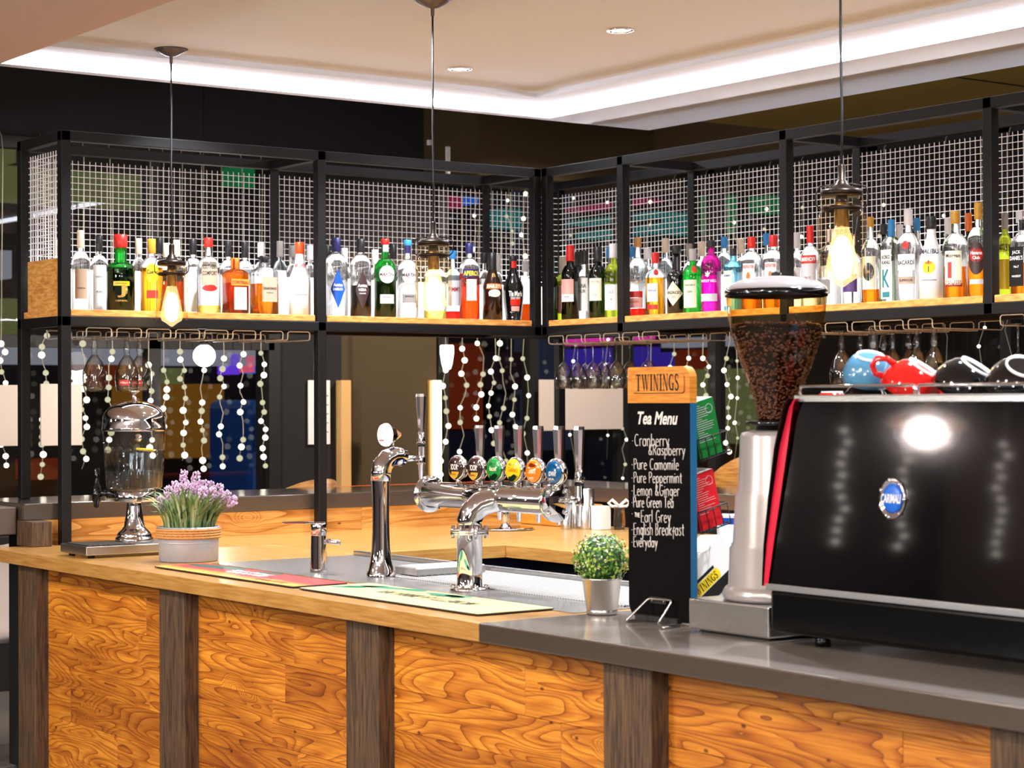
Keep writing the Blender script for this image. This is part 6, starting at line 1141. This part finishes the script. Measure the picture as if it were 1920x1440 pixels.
def fac(name, label, ax, val, quads, back):
    t = thing(name, label, 'building', (0, val+.3, 0) if ax == 'y' else (val+.3, 0, 0)); c = t.location
    b = MB(); (b.box(-16, 6.6, 0, .3, 0, 7, back) if ax == 'y' else b.box(0, .3, -16, 8.6, 0, 7, back)); b.done('wall', t)
    for nm, x0, x1, ya, yb, m in quads:
        A0, A1 = up(x0, yb, ax, val), up(x1, ya, ax, val); b = MB()
        if ax == 'y': b.box(A0.x-c.x, A1.x-c.x, val-c.y, val-c.y+.25, A0.z, A1.z, m)
        else: b.box(val-c.x, val-c.x+.25, A0.y-c.y, A1.y-c.y, A0.z, A1.z, m)
        b.done(nm, t)
fac('far_building', 'dark building across the street behind the left windows, with lit signs', 'y', 9.0, [
 ('fascia_glow', -40, 500, 640, 682, 'grey_glow'), ('lit_window', 135, 225, 684, 724, 'rust_glow'), ('lit_window', 232, 296, 686, 800, 'win_amber'), ('lit_window', 306, 345, 690, 720, 'olive_glow'), ('lit_window', 300, 420, 720, 860, 'win_amber'), ('lit_sign', 432, 449, 664, 702, 'sign_purple'), ('lit_sign', 462, 477, 668, 698, 'sign_pink'), ('lit_sign', 479, 492, 664, 700, 'sign_blue'),
 ('fascia_glow', -40, 300, 330, 372, 'olive_glow'), ('lit_sign', 440, 497, 315, 345, 'sign_green'), ('lit_sign', 522, 560, 318, 340, 'sign_green'), ('fascia_glow', -40, 22, 470, 520, 'grey_glow'), ('fascia_glow', -40, 30, 270, 300, 'olive_glow'), ('fascia_glow', -40, 40, 560, 625, 'olive_glow'), ('lit_window', 50, 130, 860, 900, 'rust_glow'),
 ('red_wall_glow', 826, 905, 645, 805, 'rust_glow'), ('lit_window', 905, 985, 660, 730, 'fac_plum'), ('lit_window', 935, 975, 740, 790, 'fac_navy'), ('lit_window', 838, 985, 806, 870, 'fac_navy'), ('lit_sign', 838, 868, 368, 388, 'sign_crimson'), ('lit_sign', 940, 1010, 395, 425, 'sign_teal'), ('lit_sign', 870, 898, 370, 380, 'sign_blue')], 'fac_dark')
fac('side_building', 'dark building beyond the right windows, with magenta and teal lights', 'x', 6.5, [
 ('lit_sign', 1060, 1190, 622, 648, 'sign_magenta'), ('lit_sign', 1060, 1200, 650, 705, 'sign_violet'), ('lit_sign', 1055, 1205, 372, 396, 'sign_crimson'), ('lit_sign', 1060, 1230, 402, 416, 'sign_teal'), ('lit_sign', 1080, 1300, 424, 436, 'sign_teal'), ('lit_sign', 1240, 1300, 396, 440, 'sign_teal'), ('lit_sign', 1310, 1342, 364, 436, 'sign_green'), ('lit_sign', 1406, 1440, 366, 400, 'sign_green'),
 ('olive_wall_glow', 1300, 1420, 690, 830, 'olive_glow'), ('lit_window', 1235, 1262, 660, 705, 'sign_violet'), ('red_wall_glow', 1265, 1300, 655, 720, 'rust_glow'), ('lit_window', 1265, 1420, 835, 900, 'fac_brown'), ('fascia_glow', 1240, 1360, 630, 652, 'grey_glow'), ('lit_window', 1100, 1180, 820, 900, 'fac_navy')], 'fac_dark')
P = up(487, 815, 'y', 7.2); t = thing('parked_van', 'blue van parked outside behind the left window', 'van', (P.x, 7.2, -.02)); mat('van_blue', '#15478f', .35, emit=.03, ecol='#1658c8')  # faint emission in the van paint stands in for light falling on it
b = MB(); k = 1/ppm(P); hw = 17*k; z1 = up(452, 745, 'y', 7.2).z; b.box(-hw, hw, 0, .8, .35, z1, 'van_blue', .12); b.done('body', t); b = MB(); b.box(-hw*.8, hw*.8, -.01, .02, z1-.42, z1-.12, 'glass_sapphire', .01); b.done('rear_window', t)
for sg in (-1, 1): b = MB(); b.cyl((sg*hw*.85-.09, .35, .32), (sg*hw*.85+.09, .35, .32), .32, 'dark_rubber', 24); b.done('wheel', t)
lamp('outdoor_fill_light', 'POINT', (1.0, 6.0, 5.0), 260, (1, .8, .55), .2); lamp('outdoor_fill_light', 'POINT', (5.0, -1.0, 5.0), 220, (.9, .85, 1), .2)  # added unseen lamps that brighten the outdoor walls and the van
# ---------------------------------------------------------------- the room behind the camera, as the polished metal mirrors it
for i in range(12):
    X, Y = (-9.92, -.6+i*.42) if i < 7 else (-9.5+(i-7)*.6, 2.42)
    t = thing('fairy_light_strand', 'fairy light strand on the far wall behind the camera', 'fairy lights', (X, Y, 2.0), 0, 'fairy lights behind the camera'); b = MB(); b.tube([(-.06 if i < 7 else 0, .06 if i > 6 else 0, .6), (.0, .0, .55), (0, 0, -.9)], .003, 'wire_pale', 4); b.done('wire', t)
    for k in range(11):
        o = bpy.data.objects.new('bulb', FME); COL.objects.link(o); o.parent = t; o.location = (rf.uniform(-.04, .04) if i > 6 else 0, rf.uniform(-.05, .05) if i < 7 else 0, -.10-k*.075)
mat('copper', '#b8683a', .3, .9); glow('lamp_hot', (1, .78, .5), 40)
for y, x, z in ((1.7, -8.9, 1.96), (.2, -9.2, 2.25), (2.0, -7.4, 2.15), (-4.5, -9.0, 2.0), (-7.5, -8.0, 2.0)):
    t = thing('copper_pendant', 'copper pendant lamp over the tables behind the camera', 'pendant lamp', (x, y, z), 0, 'copper pendants behind the camera')
    b = MB(); b.lathe([(.26, -.02), (.22, .03), (.10, .08), (.03, .12), (.02, .16)], 'copper', 32, cap=False); b.tube([(0, 0, .15), (0, 0, 2.72-z)], .005, 'cord_black', 6); b.done('shade', t); b = MB(); b.lathe([(0, -.045), (.04, -.01), (.03, .03), (.0, .06)], 'lamp_hot', 16); b.done('bulb', t); lamp('table_lamp_light', 'POINT', (x, y, z-.06), 40, WARM, .04)
